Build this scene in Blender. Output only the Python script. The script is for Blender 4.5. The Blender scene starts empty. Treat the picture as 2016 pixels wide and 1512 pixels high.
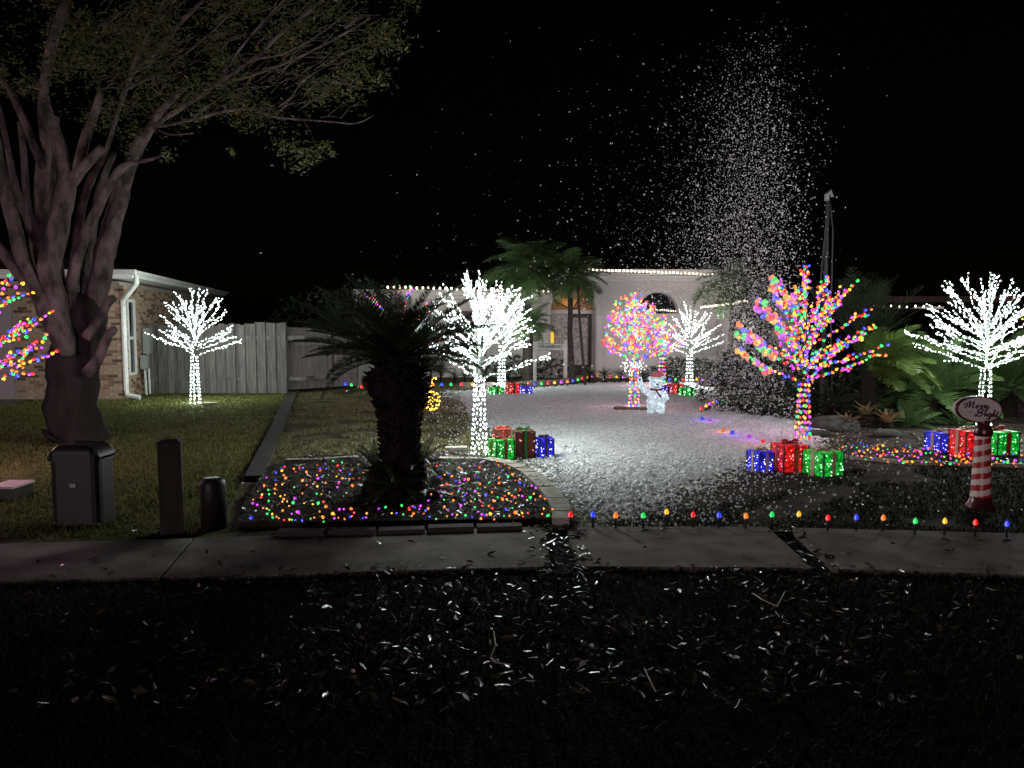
import bpy, bmesh, math, random
import numpy as np
from mathutils import Vector, Matrix, Euler, noise

random.seed(7)
rng = np.random.default_rng(11)
SC = bpy.context.scene
COL = SC.collection
PI = math.pi

# ------------------------------------------------------------------ camera, world, exposure
F, TH, CH = 1500.0, math.atan(111 / 1500.0), 1.6
cam = bpy.data.objects.new('camera', bpy.data.cameras.new('camera'))
COL.objects.link(cam)
cam.location = (0, 0, CH)
cam.rotation_euler = (PI / 2 - TH, 0, 0)
cam.data.sensor_width = 36
cam.data.lens = F / 2016 * 36
cam.data.clip_end = 600
cam.data.clip_start = 0.05
SC.camera = cam
W = bpy.data.worlds.new('World')
SC.world = W
W.use_nodes = True
nt = W.node_tree
sky = nt.nodes.new('ShaderNodeTexSky')
sky.sky_type = 'NISHITA'
sky.sun_disc = False
sky.sun_elevation = math.radians(4)
sky.sun_rotation = math.radians(200)
nt.links.new(sky.outputs[0], nt.nodes['Background'].inputs[0])
nt.nodes['Background'].inputs[1].default_value = 0.0002
sun = bpy.data.objects.new('street_glow', bpy.data.lights.new('street_glow', 'SUN'))
COL.objects.link(sun)
sun.data.energy = 0.6
sun.data.angle = math.radians(6)
sun.data.color = (1, .82, .86)
sun.rotation_euler = Vector((.42, 1, -.06)).to_track_quat('-Z', 'Y').to_euler()
SC.view_settings.view_transform = 'Standard'
SC.view_settings.look = 'None'
SC.view_settings.exposure = 0.0
SC.view_settings.gamma = 1
SC.cycles.use_denoising = True
SC.cycles.max_bounces = 5
SC.cycles.diffuse_bounces = 2
SC.cycles.glossy_bounces = 2
SC.cycles.transmission_bounces = 3
SC.cycles.sample_clamp_indirect = 1.5
SC.cycles.use_light_tree = True
SC.cycles.caustics_reflective = False
SC.cycles.caustics_refractive = False

WHITE_L, COLOR_L, COLOR_HOT = 6.5, 3.2, 6.0


def ray(px, py):
    u, v = (px - 1008) / F, (756 - py) / F
    c, s = math.cos(TH), math.sin(TH)
    return u, c + v * s, -s + v * c


def G(px, py, z=0.0):
    r = ray(px, py)
    t = (z - CH) / r[2]
    return Vector((t * r[0], t * r[1], z))


def D(px, py, Y):
    r = ray(px, py)
    t = Y / r[1]
    return Vector((t * r[0], Y, CH + t * r[2]))


# ------------------------------------------------------------------ materials
MATS = {}


def mat(name, color, rough=0.7, spec=0.3, color2=None, scale=8, bump=0.0, bscale=None, translucent=0.0, emit=0.0, ecol=None, detail=4, rand=0.0, stretch=None, metallic=0.0):
    if name in MATS:
        return MATS[name]
    m = bpy.data.materials.new(name)
    MATS[name] = m
    m.use_nodes = True
    n, l = m.node_tree.nodes, m.node_tree.links
    b = n['Principled BSDF']
    b.inputs['Roughness'].default_value = rough
    b.inputs['Specular IOR Level'].default_value = spec
    b.inputs['Metallic'].default_value = metallic
    b.inputs['Base Color'].default_value = (*color, 1)
    tc = n.new('ShaderNodeTexCoord')
    src = tc.outputs['Object']
    if stretch:
        mp = n.new('ShaderNodeMapping')
        mp.inputs['Scale'].default_value = stretch
        l.new(src, mp.inputs[0])
        src = mp.outputs[0]
    colout = None
    if color2:
        nz = n.new('ShaderNodeTexNoise')
        nz.inputs['Scale'].default_value = scale
        nz.inputs['Detail'].default_value = detail
        l.new(src, nz.inputs['Vector'])
        r = n.new('ShaderNodeValToRGB')
        r.color_ramp.elements[0].position = 0.35
        r.color_ramp.elements[1].position = 0.65
        r.color_ramp.elements[0].color = (*color, 1)
        r.color_ramp.elements[1].color = (*color2, 1)
        l.new(nz.outputs[0], r.inputs[0])
        colout = r.outputs[0]
    if rand:
        oi = n.new('ShaderNodeObjectInfo')
        geo = n.new('ShaderNodeNewGeometry')
        add = n.new('ShaderNodeMath')
        add.operation = 'ADD'
        l.new(oi.outputs['Random'], add.inputs[0])
        l.new(geo.outputs['Random Per Island'], add.inputs[1])
        mr = n.new('ShaderNodeMapRange')
        mr.inputs[1].default_value = 0
        mr.inputs[2].default_value = 2
        mr.inputs[3].default_value = 1 - rand
        mr.inputs[4].default_value = 1 + rand
        l.new(add.outputs[0], mr.inputs[0])
        hs = n.new('ShaderNodeHueSaturation')
        hs.inputs['Color'].default_value = (*color, 1)
        if colout:
            l.new(colout, hs.inputs['Color'])
        l.new(mr.outputs[0], hs.inputs['Value'])
        colout = hs.outputs[0]
    if colout:
        l.new(colout, b.inputs['Base Color'])
    if bump:
        nb = n.new('ShaderNodeTexNoise')
        nb.inputs['Scale'].default_value = bscale or scale * 3
        nb.inputs['Detail'].default_value = 6
        l.new(src, nb.inputs['Vector'])
        bp = n.new('ShaderNodeBump')
        bp.inputs['Strength'].default_value = 1.0
        bp.inputs['Distance'].default_value = bump
        l.new(nb.outputs[0], bp.inputs['Height'])
        l.new(bp.outputs[0], b.inputs['Normal'])
    if emit:
        b.inputs['Emission Color'].default_value = (*(ecol or color), 1)
        b.inputs['Emission Strength'].default_value = emit
    if translucent:
        tr = n.new('ShaderNodeBsdfTranslucent')
        tr.inputs[0].default_value = (*color, 1)
        if colout:
            l.new(colout, tr.inputs[0])
        mx = n.new('ShaderNodeMixShader')
        mx.inputs[0].default_value = translucent
        l.new(b.outputs[0], mx.inputs[1])
        l.new(tr.outputs[0], mx.inputs[2])
        l.new(mx.outputs[0], n['Material Output'].inputs[0])
    return m


def glow(name, color, strength):
    if name in MATS:
        return MATS[name]
    m = bpy.data.materials.new(name)
    MATS[name] = m
    m.use_nodes = True
    n, l = m.node_tree.nodes, m.node_tree.links
    n.remove(n['Principled BSDF'])
    e = n.new('ShaderNodeEmission')
    e.inputs[0].default_value = (*color, 1)
    e.inputs[1].default_value = strength
    l.new(e.outputs[0], n['Material Output'].inputs[0])
    return m


BC = {'red': (1, .015, .01), 'orange': (1, .2, .012), 'yellow': (1, .5, .02), 'green': (.01, .75, .12), 'blue': (.03, .05, 1), 'purple': (.6, .03, .9)}
CNAMES = ['red', 'green', 'blue', 'orange', 'purple', 'yellow']


def bulb_mats(c, k=1.0):
    s = str(k)
    base = BC[c]
    hot = tuple(min(1, v * .85 + .09) for v in base)
    return [glow('bulb_glow_' + c + s, base, COLOR_L * k), glow('bulb_core_' + c + s, hot, COLOR_HOT * k)]


M = {}
M['white_led'] = glow('white_led', (.90, 1.0, .965), WHITE_L)
M['warm_led'] = glow('warm_led', (1, .70, .36), 14)
M['gold_led'] = glow('gold_led', (1, .5, .06), 9)
M['roof_led'] = glow('roof_led', (1, .87, .66), 5)
M['wire_white'] = mat('wire_white', (.10, .13, .11), .5)
M['wire_dark'] = mat('wire_dark', (.03, .035, .03), .6)
M['bark'] = mat('bark', (.17, .13, .125), .95, .15, (.035, .03, .027), 7, .06, 20, stretch=(1, 1, .45), detail=8)
M['bark_shaded'] = mat('bark_shaded', (.035, .029, .026), .95, .1, (.022, .018, .016), 6, .05, 16, stretch=(1, 1, .3))  # darker copy of bark: the backlit trunk's shade is put into its colour
M['leaf'] = mat('leaf', (.075, .085, .026), .5, .35, translucent=.35, rand=.5)
M['leaf_yellow'] = mat('leaf_yellow', (.25, .17, .04), .5, .35, translucent=.35, rand=.4)
M['dry_leaf'] = mat('dry_leaf', (.06, .05, .038), .32, .6, translucent=.15, rand=.7)
M['frond'] = mat('frond', (.06, .105, .035), .38, .5, translucent=.2, rand=.3)
M['frond_dark'] = mat('frond_dark', (.028, .044, .022), .45, .4, translucent=.1, rand=.3)
M['frond_light'] = mat('frond_light', (.085, .135, .033), .4, .45, translucent=.3, rand=.3)
M['trunk_dark'] = mat('trunk_dark', (.016, .013, .01), .95, .1, (.009, .007, .006), 20, .01)
M['palm_trunk'] = mat('palm_trunk', (.06, .05, .04), .95, .1, (.03, .026, .022), 12, .01, stretch=(1, 1, 4))
M['grass_green'] = mat('grass_green', (.11, .11, .035), .95, .1, (.045, .06, .015), 3.2, .02, 60)
M['blade_green'] = mat('blade_green', (.135, .14, .045), .85, .12, rand=.4)
M['grass_dead'] = mat('grass_dead', (.13, .12, .06), .95, .1, (.035, .03, .018), 2.6, .035, 26, detail=8)
M['blade_dead'] = mat('blade_dead', (.17, .155, .08), .85, .12, rand=.4)
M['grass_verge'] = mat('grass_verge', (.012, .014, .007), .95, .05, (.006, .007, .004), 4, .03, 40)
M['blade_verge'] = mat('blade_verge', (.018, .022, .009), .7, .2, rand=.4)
M['soil'] = mat('soil', (.045, .038, .03), .95, .1, (.015, .012, .01), 9, .03, 40)
M['concrete'] = mat('concrete', (.23, .195, .175), .9, .15, (.11, .092, .08), 3.1, .006, 90, detail=10)
M['edging_dark'] = mat('edging_dark', (.05, .046, .042), .9, .2, (.03, .028, .026), 9, .008, 50)
M['edging'] = mat('edging', (.36, .33, .28), .9, .2, (.22, .20, .17), 9, .006, 60)
M['snow'] = mat('snow', (.86, .86, .88), .8, .25, (.56, .56, .58), 38, .05, 30)
M['flake'] = mat('flake', (.93, .93, .93), .6, .4, translucent=.3)
M['stucco'] = mat('stucco', (.62, .60, .56), .9, .2, (.54, .525, .49), 1.3, .004, 90)
M['trim'] = mat('trim', (.66, .65, .61), .8, .25)
M['roof_tile'] = mat('roof_tile', (.05, .03, .025), .9, .2, (.03, .02, .018), 6, .02, 20)
M['brick'] = mat('brick', (.30, .19, .12), .9, .2, (.20, .12, .08), 14, .004, 60, rand=.35)
M['brick_pale'] = mat('brick_pale', (.46, .36, .26), .9, .2, (.34, .25, .17), 14, .004, 60, rand=.25)
M['brick_dark'] = mat('brick_dark', (.17, .11, .08), .9, .2, (.11, .07, .05), 14, .004, 60, rand=.35)
M['mortar'] = mat('mortar', (.36, .33, .28), .95, .1, (.30, .27, .23), 20, .003, 90)
M['white_paint'] = mat('white_paint', (.72, .74, .70), .5, .4, (.62, .64, .60), 4)
M['glass_dark'] = mat('glass_dark', (.01, .012, .014), .08, .6)
M['fence_wood'] = mat('fence_wood', (.17, .165, .15), .95, .12, (.10, .097, .09), 4, .004, 40, rand=.35, stretch=(6, 6, .6))
M['gate_wood'] = mat('gate_wood', (.24, .23, .21), .95, .12, (.15, .145, .13), 4, .004, 40, rand=.3, stretch=(6, 6, .6))
M['post_wood'] = mat('post_wood', (.045, .035, .03), .85, .25, (.028, .021, .018), 6, .004, 40, stretch=(8, 8, .6))
M['pedestal'] = mat('pedestal', (.013, .011, .010), .45, .25, (.014, .012, .011), 8, .001, 200)
M['metal_grey'] = mat('metal_grey', (.25, .27, .26), .5, .5)
M['dark_door'] = mat('dark_door', (.02, .016, .014), .4, .5)
M['amber_glass'] = mat('amber_glass', (.5, .25, .06), .3, .4, emit=.32, ecol=(1, .36, .05))
M['amber_dim'] = mat('amber_dim', (.3, .15, .05), .3, .4, emit=.06, ecol=(1, .42, .1))
M['lit_room'] = mat('lit_room', (.3, .27, .25), .5, .3, (.05, .05, .06), 9, emit=.10, ecol=(.9, .75, .7))
M['yellow_lamp'] = glow('yellow_lamp', (1, .55, .05), 1.1)
M['black'] = mat('black', (.012, .012, .012), .5, .4)
M['red_stripe'] = mat('red_stripe', (.33, .012, .02), .35, .5)
M['cream_stripe'] = mat('cream_stripe', (.62, .50, .44), .4, .4)
M['dark_red'] = mat('dark_red', (.06, .006, .01), .3, .6)
M['sign_face'] = mat('sign_face', (.62, .55, .56), .6, .3, (.52, .45, .46), 30)
M['sign_ink'] = mat('sign_ink', (.04, .008, .015), .6, .3)
M['sign_green'] = mat('sign_green', (.06, .10, .09), .6, .3)
M['timber'] = mat('timber', (.20, .15, .09), .9, .2, (.12, .085, .05), 8, .006, 40)
M['stone'] = mat('stone', (.08, .08, .07), .95, .2, (.035, .035, .03), 6, .03, 14)
M['dried_frond'] = mat('dried_frond', (.20, .12, .06), .8, .2, translucent=.25, rand=.4)

# ------------------------------------------------------------------ mesh building
ORG = {}


class MB:
    def __init__(s):
        s.v, s.f, s.m = [], [], []

    def poly(s, pts, mi=0):
        k = len(s.v)
        s.v += [tuple(p) for p in pts]
        s.f.append(tuple(range(k, k + len(pts))))
        s.m.append(mi)
        return s

    def box(s, c, d, rz=0.0, mi=0, R=None, taper=1.0):
        k = len(s.v)
        rot = R or Matrix.Rotation(rz, 3, 'Z')
        for z in (-.5, .5):
            t = taper if z > 0 else 1
            for x, y in ((-.5, -.5), (.5, -.5), (.5, .5), (-.5, .5)):
                p = rot @ Vector((x * d[0] * t, y * d[1] * t, z * d[2]))
                s.v.append((p.x + c[0], p.y + c[1], p.z + c[2]))
        for f in ((3, 2, 1, 0), (4, 5, 6, 7), (0, 1, 5, 4), (1, 2, 6, 5), (2, 3, 7, 6), (3, 0, 4, 7)):
            s.f.append(tuple(k + i for i in f))
            s.m.append(mi)
        return s

    def tube(s, pts, rad, n=6, mi=0, caps=True, jit=0.0, mfun=None):
        pts = [Vector(p) for p in pts]
        if not hasattr(rad, '__len__'):
            rad = [rad] * len(pts)
        k0 = len(s.v)
        ref = None
        for i, p in enumerate(pts):
            d = (pts[min(i + 1, len(pts) - 1)] - pts[max(i - 1, 0)]).normalized()
            if ref is None:
                ref = Vector((0, 0, 1)) if abs(d.z) < .9 else Vector((1, 0, 0))
            a = ref - d * ref.dot(d)
            a.normalize()
            ref = a
            b = d.cross(a)
            for j in range(n):
                t = 2 * PI * j / n
                rr = rad[i] * (1 + (random.uniform(-jit, jit) if jit else 0))
                q = p + (a * math.cos(t) + b * math.sin(t)) * rr
                s.v.append(tuple(q))
        for i in range(len(pts) - 1):
            for j in range(n):
                A = k0 + i * n + j
                B = k0 + i * n + (j + 1) % n
                s.f.append((A, B, B + n, A + n))
                s.m.append(mfun(i, j) if mfun else mi)
        if caps:
            s.f.append(tuple(k0 + j for j in reversed(range(n))))
            s.m.append(mi)
            e = k0 + (len(pts) - 1) * n
            s.f.append(tuple(e + j for j in range(n)))
            s.m.append(mi)
        return s

    def ball(s, c, r, n=8, mi=0, jit=0.0, R=None):
        if not hasattr(r, '__len__'):
            r = (r, r, r)
        k = len(s.v)
        h = max(3, n // 2 + 1)
        c = Vector(c)

        def add(p):
            q = Vector(p)
            if jit:
                q *= 1 + random.uniform(-jit, jit)
            q = Vector((q.x * r[0], q.y * r[1], q.z * r[2]))
            if R:
                q = R @ q
            s.v.append(tuple(c + q))
        add((0, 0, -1))
        for i in range(1, h):
            t = PI * i / h
            for j in range(n):
                a = 2 * PI * j / n
                add((math.sin(t) * math.cos(a), math.sin(t) * math.sin(a), -math.cos(t)))
        add((0, 0, 1))
        top = k + 1 + (h - 1) * n
        for j in range(n):
            s.f.append((k, k + 1 + (j + 1) % n, k + 1 + j))
            s.m.append(mi)
            for i in range(h - 2):
                A = k + 1 + i * n + j
                B = k + 1 + i * n + (j + 1) % n
                s.f.append((A, B, B + n, A + n))
                s.m.append(mi)
            A = k + 1 + (h - 2) * n
            s.f.append((A + j, A + (j + 1) % n, top))
            s.m.append(mi)
        return s

    def mesh(s, name, mats, org=(0, 0, 0), smooth=False):
        me = bpy.data.meshes.new(name)
        o = org
        me.from_pydata([(v[0] - o[0], v[1] - o[1], v[2] - o[2]) for v in s.v], [], s.f)
        for m in (mats if isinstance(mats, (list, tuple)) else [mats]):
            me.materials.append(m)
        if any(s.m):
            me.polygons.foreach_set('material_index', s.m)
        if smooth:
            me.polygons.foreach_set('use_smooth', [True] * len(s.f))
        return me

    def build(s, name, mats, parent=None, org=None, smooth=False, kind=None):
        if org is None:
            org = ORG.get(parent.name, (0, 0, 0)) if parent else (0, 0, 0)
        return link(name, s.mesh(name, mats, org, smooth), parent, None if parent else org, kind)


def link(name, me, parent=None, loc=None, kind=None, rot=None, scale=None):
    o = bpy.data.objects.new(name, me)
    COL.objects.link(o)
    if parent:
        o.parent = parent
        ORG[o.name] = ORG.get(parent.name, (0, 0, 0))
    else:
        ORG[o.name] = tuple(loc or (0, 0, 0))
    if loc is not None:
        o.location = loc
    if rot is not None:
        o.rotation_euler = rot
    if scale is not None:
        o.scale = scale
    if kind:
        o['kind'] = kind
    return o


def tag(o, label, cat, group=None):
    o['label'] = label
    o['category'] = cat
    if group:
        o['group'] = group
    return o


def thing(name, label, cat, loc, group=None, rz=0.0):
    o = link(name, None, None, tuple(loc))
    o.empty_display_size = .2
    if rz:
        o.rotation_euler = (0, 0, rz)
    return tag(o, label, cat, group)


def npmesh(name, V, Fc, mats, mi=None, smooth=False):
    """V (n,3), Fc (m,k) arrays -> mesh"""
    me = bpy.data.meshes.new(name)
    V = np.asarray(V, np.float32)
    Fc = np.asarray(Fc, np.int32)
    me.vertices.add(len(V))
    me.vertices.foreach_set('co', V.ravel())
    k = Fc.shape[1]
    me.loops.add(Fc.size)
    me.loops.foreach_set('vertex_index', Fc.ravel())
    me.polygons.add(len(Fc))
    me.polygons.foreach_set('loop_start', np.arange(len(Fc), dtype=np.int32) * k)
    me.polygons.foreach_set('loop_total', np.full(len(Fc), k, np.int32))
    for m in (mats if isinstance(mats, (list, tuple)) else [mats]):
        me.materials.append(m)
    if mi is not None:
        me.polygons.foreach_set('material_index', np.asarray(mi, np.int32))
    if smooth:
        me.polygons.foreach_set('use_smooth', np.ones(len(Fc), bool))
    me.update(calc_edges=True)
    return me


def frames(dirs):
    d = dirs / (np.linalg.norm(dirs, axis=1, keepdims=True) + 1e-9)
    ref = np.where(np.abs(d[:, 2:3]) > .9, np.array([[1., 0, 0]]), np.array([[0, 0, 1.]]))
    a = np.cross(ref, d)
    a /= np.linalg.norm(a, axis=1, keepdims=True) + 1e-9
    return a, np.cross(d, a), d


def instance_mesh(name, T, TF, P, A, B, C, S, mats, mi=None, smooth=False):
    """template verts T(k,3), faces TF(m,q) put at P with axes A,B,C (n,3) scaled S (n,) or (n,3)"""
    n, k = len(P), len(T)
    S = np.asarray(S)
    if S.ndim == 1:
        S = np.repeat(S[:, None], 3, 1)
    V = P[:, None, :] + (T[None, :, 0:1] * S[:, None, 0:1]) * A[:, None, :] + (T[None, :, 1:2] * S[:, None, 1:2]) * B[:, None, :] + (T[None, :, 2:3] * S[:, None, 2:3]) * C[:, None, :]
    Fc = (TF[None] + (np.arange(n) * k)[:, None, None]).reshape(-1, TF.shape[1])
    m2 = None
    if mi is not None:
        m2 = np.asarray(mi)
        m2 = np.tile(m2, n) if len(m2) == len(TF) else m2
    return npmesh(name, V.reshape(-1, 3), Fc, mats, m2, smooth)


OCT_V = np.array([[1, 0, 0], [0, 1, 0], [-1, 0, 0], [0, -1, 0], [0, 0, 1], [0, 0, -1]], float)
OCT_F = np.array([[0, 1, 4], [1, 2, 4], [2, 3, 4], [3, 0, 4], [1, 0, 5], [2, 1, 5], [3, 2, 5], [0, 3, 5]])
# strawberry bulb: base fan, belt (two tris per side), tip fan
_n = 6
BV = [[0, 0, -.55]] + [[math.cos(2 * PI * j / _n) * .62, math.sin(2 * PI * j / _n) * .62, -.5] for j in range(_n)] + \
     [[math.cos(2 * PI * j / _n), math.sin(2 * PI * j / _n), -.05] for j in range(_n)] + \
     [[math.cos(2 * PI * j / _n) * .6, math.sin(2 * PI * j / _n) * .6, .55] for j in range(_n)] + [[0, 0, .9]]
BF, BM = [], []
for j in range(_n):
    k = (j + 1) % _n
    BF.append([0, 1 + k, 1 + j]); BM.append(0)
    BF += [[1 + j, 1 + k, 7 + k], [1 + j, 7 + k, 7 + j]]; BM += [1 if j % 2 else 0] * 2
    BF += [[7 + j, 7 + k, 13 + k], [7 + j, 13 + k, 13 + j]]; BM += [1 if j % 3 == 0 else 0] * 2
    BF.append([13 + j, 13 + k, 19]); BM.append(0)
BV, BF, BM = np.array(BV), np.array(BF), np.array(BM)


def white_bulbs(name, P, Dr, r, ln, parent, m, org):
    P = np.asarray(P, float) - np.array(org)
    a, b, c = frames(np.asarray(Dr, float))
    S = np.repeat(np.array([[r, r, ln]]), len(P), 0) * rng.uniform(.8, 1.25, (len(P), 1))
    return link(name, instance_mesh(name, OCT_V, OCT_F, P, a, b, c, S, m), parent, kind='stuff')


def color_bulb_mesh(c, r, ln, k=1.0):
    nm = 'bulb_%s_%d_%s' % (c, int(r * 1e4), k)
    if nm in bpy.data.meshes:
        return bpy.data.meshes[nm]
    return npmesh(nm, BV * np.array([r, r, ln]), BF, bulb_mats(c, k), BM, True)


def color_bulbs_stuff(name, P, Dr, cols, r, ln, parent, org, k=1.0):
    P = np.asarray(P, float) - np.array(org)
    a, b, c = frames(np.asarray(Dr, float))
    mats = []
    for cn in CNAMES:
        mats += bulb_mats(cn, k)
    mi = (np.asarray(cols)[:, None] * 2 + BM[None]).ravel()
    S = np.repeat(np.array([[r, r, ln]]), len(P), 0) * rng.uniform(.85, 1.15, (len(P), 1))
    return link(name, instance_mesh(name, BV, BF, P, a, b, c, S, mats, mi, True), parent, kind='stuff')


def color_bulb_parts(P, Dr, cols, r, ln, parent, k=1.0, org=(0, 0, 0), name='bulb'):
    for p, d, c in zip(P, Dr, cols):
        q = Vector(d).to_track_quat('Z', 'Y')
        sc = random.uniform(.85, 1.15) if r > .015 else random.choice((.7, .8, .9, 1.0, 1.15, 1.5))
        link(name, color_bulb_mesh(CNAMES[c], r, ln, k), parent, Vector(p) - Vector(org), rot=q.to_euler(), scale=(sc, sc, sc))


ORD = 'first second third fourth fifth sixth seventh eighth ninth tenth eleventh twelfth thirteenth fourteenth fifteenth sixteenth seventeenth eighteenth nineteenth twentieth twenty-first twenty-second twenty-third twenty-fourth twenty-fifth twenty-sixth'.split()


def inpoly(x, y, poly):
    x, y = np.asarray(x), np.asarray(y)
    r = np.zeros(x.shape, bool)
    j = len(poly) - 1
    for i in range(len(poly)):
        xi, yi, xj, yj = *poly[i][:2], *poly[j][:2]
        with np.errstate(divide='ignore', invalid='ignore'):
            c = ((yi > y) != (yj > y)) & (x < (xj - xi) * (y - yi) / (yj - yi + 1e-12) + xi)
        r ^= c
        j = i
    return r


def sheet(name, pts, m, z):
    return MB().poly([(p[0], p[1], z) for p in pts]).build(name, m, kind='structure')


# ================================================================== ground
MB().poly([(-200, -30, -.06), (200, -30, -.06), (200, 300, -.06), (-200, 300, -.06)]).build('ground', M['soil'], kind='structure')
SW_TOP = [(-9, 5.05), (-3.9, 5.42), (-2.2, 5.62), (0.3, 5.93), (1.9, 5.93), (4.0, 5.72), (9, 5.3)]
SW_BOT = [(-9, 4.25), (-3.5, 4.62), (-2.1, 4.72), (0.3, 4.93), (1.9, 4.90), (3.6, 4.72), (9, 4.35)]
strip_l = [G(560, 775), G(470, 945)]
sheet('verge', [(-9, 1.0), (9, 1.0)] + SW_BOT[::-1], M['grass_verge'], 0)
sheet('left_lawn', [(-30, 5.0), *SW_TOP[:3], (-2.35, 6.2), G(475, 945)[:2], G(560, 775)[:2], (-5.5, 20), (-30, 20)], M['grass_green'], 0)
sheet('yard_lawn', [(-2.35, 5.6), (-2.2, 5.62), *SW_TOP[3:], (14, 5.4), (14, 40), (-5.5, 40), (-5.5, 20), G(560, 775)[:2], G(475, 945)[:2], (-2.35, 6.2)], M['grass_dead'], -.004)

sheet('bare_soil', [(0.9, 6.05), (2.0, 5.96), (4.2, 5.78), (14, 5.45), (14, 30), (7.2, 30), (6.6, 18), (5.6, 13), (4.6, 10.4), (3.4, 9.0), (2.2, 7.9), (1.2, 6.9)], mat('bare_soil', (.075, .06, .05), .95, .1, (.02, .017, .014), 3.0, .04, 22, detail=8), .0)
# sidewalk slabs
walk = link('sidewalk', None, None, (0, 0, 0), 'structure')
cuts_top = [-9, -6.2, -2.38, 0.27, 0.42, 2.03, 2.20, 3.95, 5.8, 9]
cuts_bot = [-9, -5.6, -2.22, 0.27, 0.42, 1.98, 2.12, 3.55, 5.3, 9]


def interp(P, x):
    return float(np.interp(x, [p[0] for p in P], [p[1] for p in P]))


for i in range(len(cuts_top) - 1):
    if i in (3, 5):
        continue
    g = .012
    xs_t = np.linspace(cuts_top[i] + g, cuts_top[i + 1] - g, 5)
    xs_b = np.linspace(cuts_bot[i] + g, cuts_bot[i + 1] - g, 5)
    top = [(x, interp(SW_TOP, x)) for x in xs_t]
    bot = [(x, interp(SW_BOT, x)) for x in xs_b]
    ring = bot + top[::-1]
    mb = MB()
    mb.poly([(x, y, .03) for x, y in ring])
    for a, b in zip(ring, ring[1:] + ring[:1]):
        mb.poly([(a[0], a[1], -.03), (b[0], b[1], -.03), (b[0], b[1], .03), (a[0], a[1], .03)])
    mb.build('slab', M['concrete'], walk)

# driveway of the left house
sheet('driveway', [G(-400, 800)[:2], G(-400, 830)[:2], G(0, 805)[:2], G(92, 777)[:2], G(60, 769)[:2], G(-400, 769)[:2]], M['concrete'], .008)
# strip between the lawns
strip = tag(link('border_strip', None, None, (0, 0, 0)), 'low concrete border strip running between the green lawn and the dry yard', 'border')
a, b = G(578, 775), G(500, 948)
ns = 9
dirv = (a - b)
for i in range(ns):
    p = b + dirv * ((i + .5) / ns)
    L = dirv.length / ns - .015
    MB().box((p.x, p.y, .015), (.19, L, .09), rz=math.atan2(dirv.y, dirv.x) - PI / 2).build('block', M['edging_dark'], strip)


def blades(name, poly, n, h, m, dens=None, w=.006):
    P = np.array([(p[0], p[1]) for p in poly])
    lo, hi = P.min(0), P.max(0)
    pts = rng.uniform(lo, hi, (n * 3, 2))
    # more blades near the camera, where they show
    keep = rng.uniform(size=len(pts)) < np.clip((lo[1] + 2) / pts[:, 1], 0, 1) ** 1.4
    pts = pts[keep & inpoly(pts[:, 0], pts[:, 1], poly)][:n]
    if dens is not None:
        pts = pts[np.array([dens(x, y) for x, y in pts])]
    k = len(pts)
    az = rng.uniform(0, 2 * PI, k)
    lean = rng.normal(0, .5, (k, 2)) * h
    hh = h * rng.uniform(.5, 1.3, k)
    base = np.c_[pts, np.zeros(k)]
    off = np.c_[np.cos(az), np.sin(az), np.zeros(k)] * (w * (0.6 + pts[:, 1:2] * .06))
    V = np.stack([base - off, base + off, base + np.c_[lean, hh]], 1).reshape(-1, 3)
    me = npmesh(name, V, np.arange(3 * k).reshape(-1, 3), m)
    return link(name, me, kind='stuff')


g1 = blades('grass', [(-10, 5.3), (-2.4, 5.75), (-2.4, 6.2), G(475, 945)[:2], G(560, 775)[:2], (-5.5, 18), (-10.5, 17)], 60000, .035, M['blade_green'])
g1['label'] = 'short green grass of the left lawn'
g1['category'] = 'grass'
g2 = blades('grass', [G(500, 945)[:2], G(575, 775)[:2], G(900, 770)[:2], G(960, 905)[:2], G(600, 915)[:2]], 26000, .04, M['blade_dead'], lambda x, y: noise.noise(Vector((x * 1.6, y * 1.6, 3))) > -.12)
tag(g2, 'patchy dry grass of the yard behind the flower bed', 'grass')
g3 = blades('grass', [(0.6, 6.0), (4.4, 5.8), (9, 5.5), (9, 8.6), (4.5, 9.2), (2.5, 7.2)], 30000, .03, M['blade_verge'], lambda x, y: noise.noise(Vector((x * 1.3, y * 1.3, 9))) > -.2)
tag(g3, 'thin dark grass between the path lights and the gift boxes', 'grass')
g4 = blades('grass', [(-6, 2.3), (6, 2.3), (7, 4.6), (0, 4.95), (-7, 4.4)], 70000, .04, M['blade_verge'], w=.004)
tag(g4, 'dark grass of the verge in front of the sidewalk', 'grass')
tag(g1, 'short green grass covering the lawn by the brick house', 'grass')

# ---- foam snow on the lawn
SNOW = [G(880, 772)[:2], G(1000, 768)[:2], G(1070, 762)[:2], G(1180, 752)[:2], G(1420, 752)[:2], G(1430, 800)[:2], G(1490, 836)[:2], G(1560, 872)[:2], G(1500, 905)[:2], G(1420, 935)[:2], G(1330, 965)[:2], G(1210, 1012)[:2], G(1120, 985)[:2], G(1060, 920)[:2], G(1000, 860)[:2], G(930, 820)[:2]]


def poly_dist(x, y, poly):
    best = np.full(x.shape, 1e9)
    for (x1, y1), (x2, y2) in zip(poly, list(poly[1:]) + [poly[0]]):
        dx, dy = x2 - x1, y2 - y1
        t = np.clip(((x - x1) * dx + (y - y1) * dy) / (dx * dx + dy * dy), 0, 1)
        best = np.minimum(best, np.hypot(x - x1 - t * dx, y - y1 - t * dy))
    return np.where(inpoly(x, y, poly), best, -best)


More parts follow.
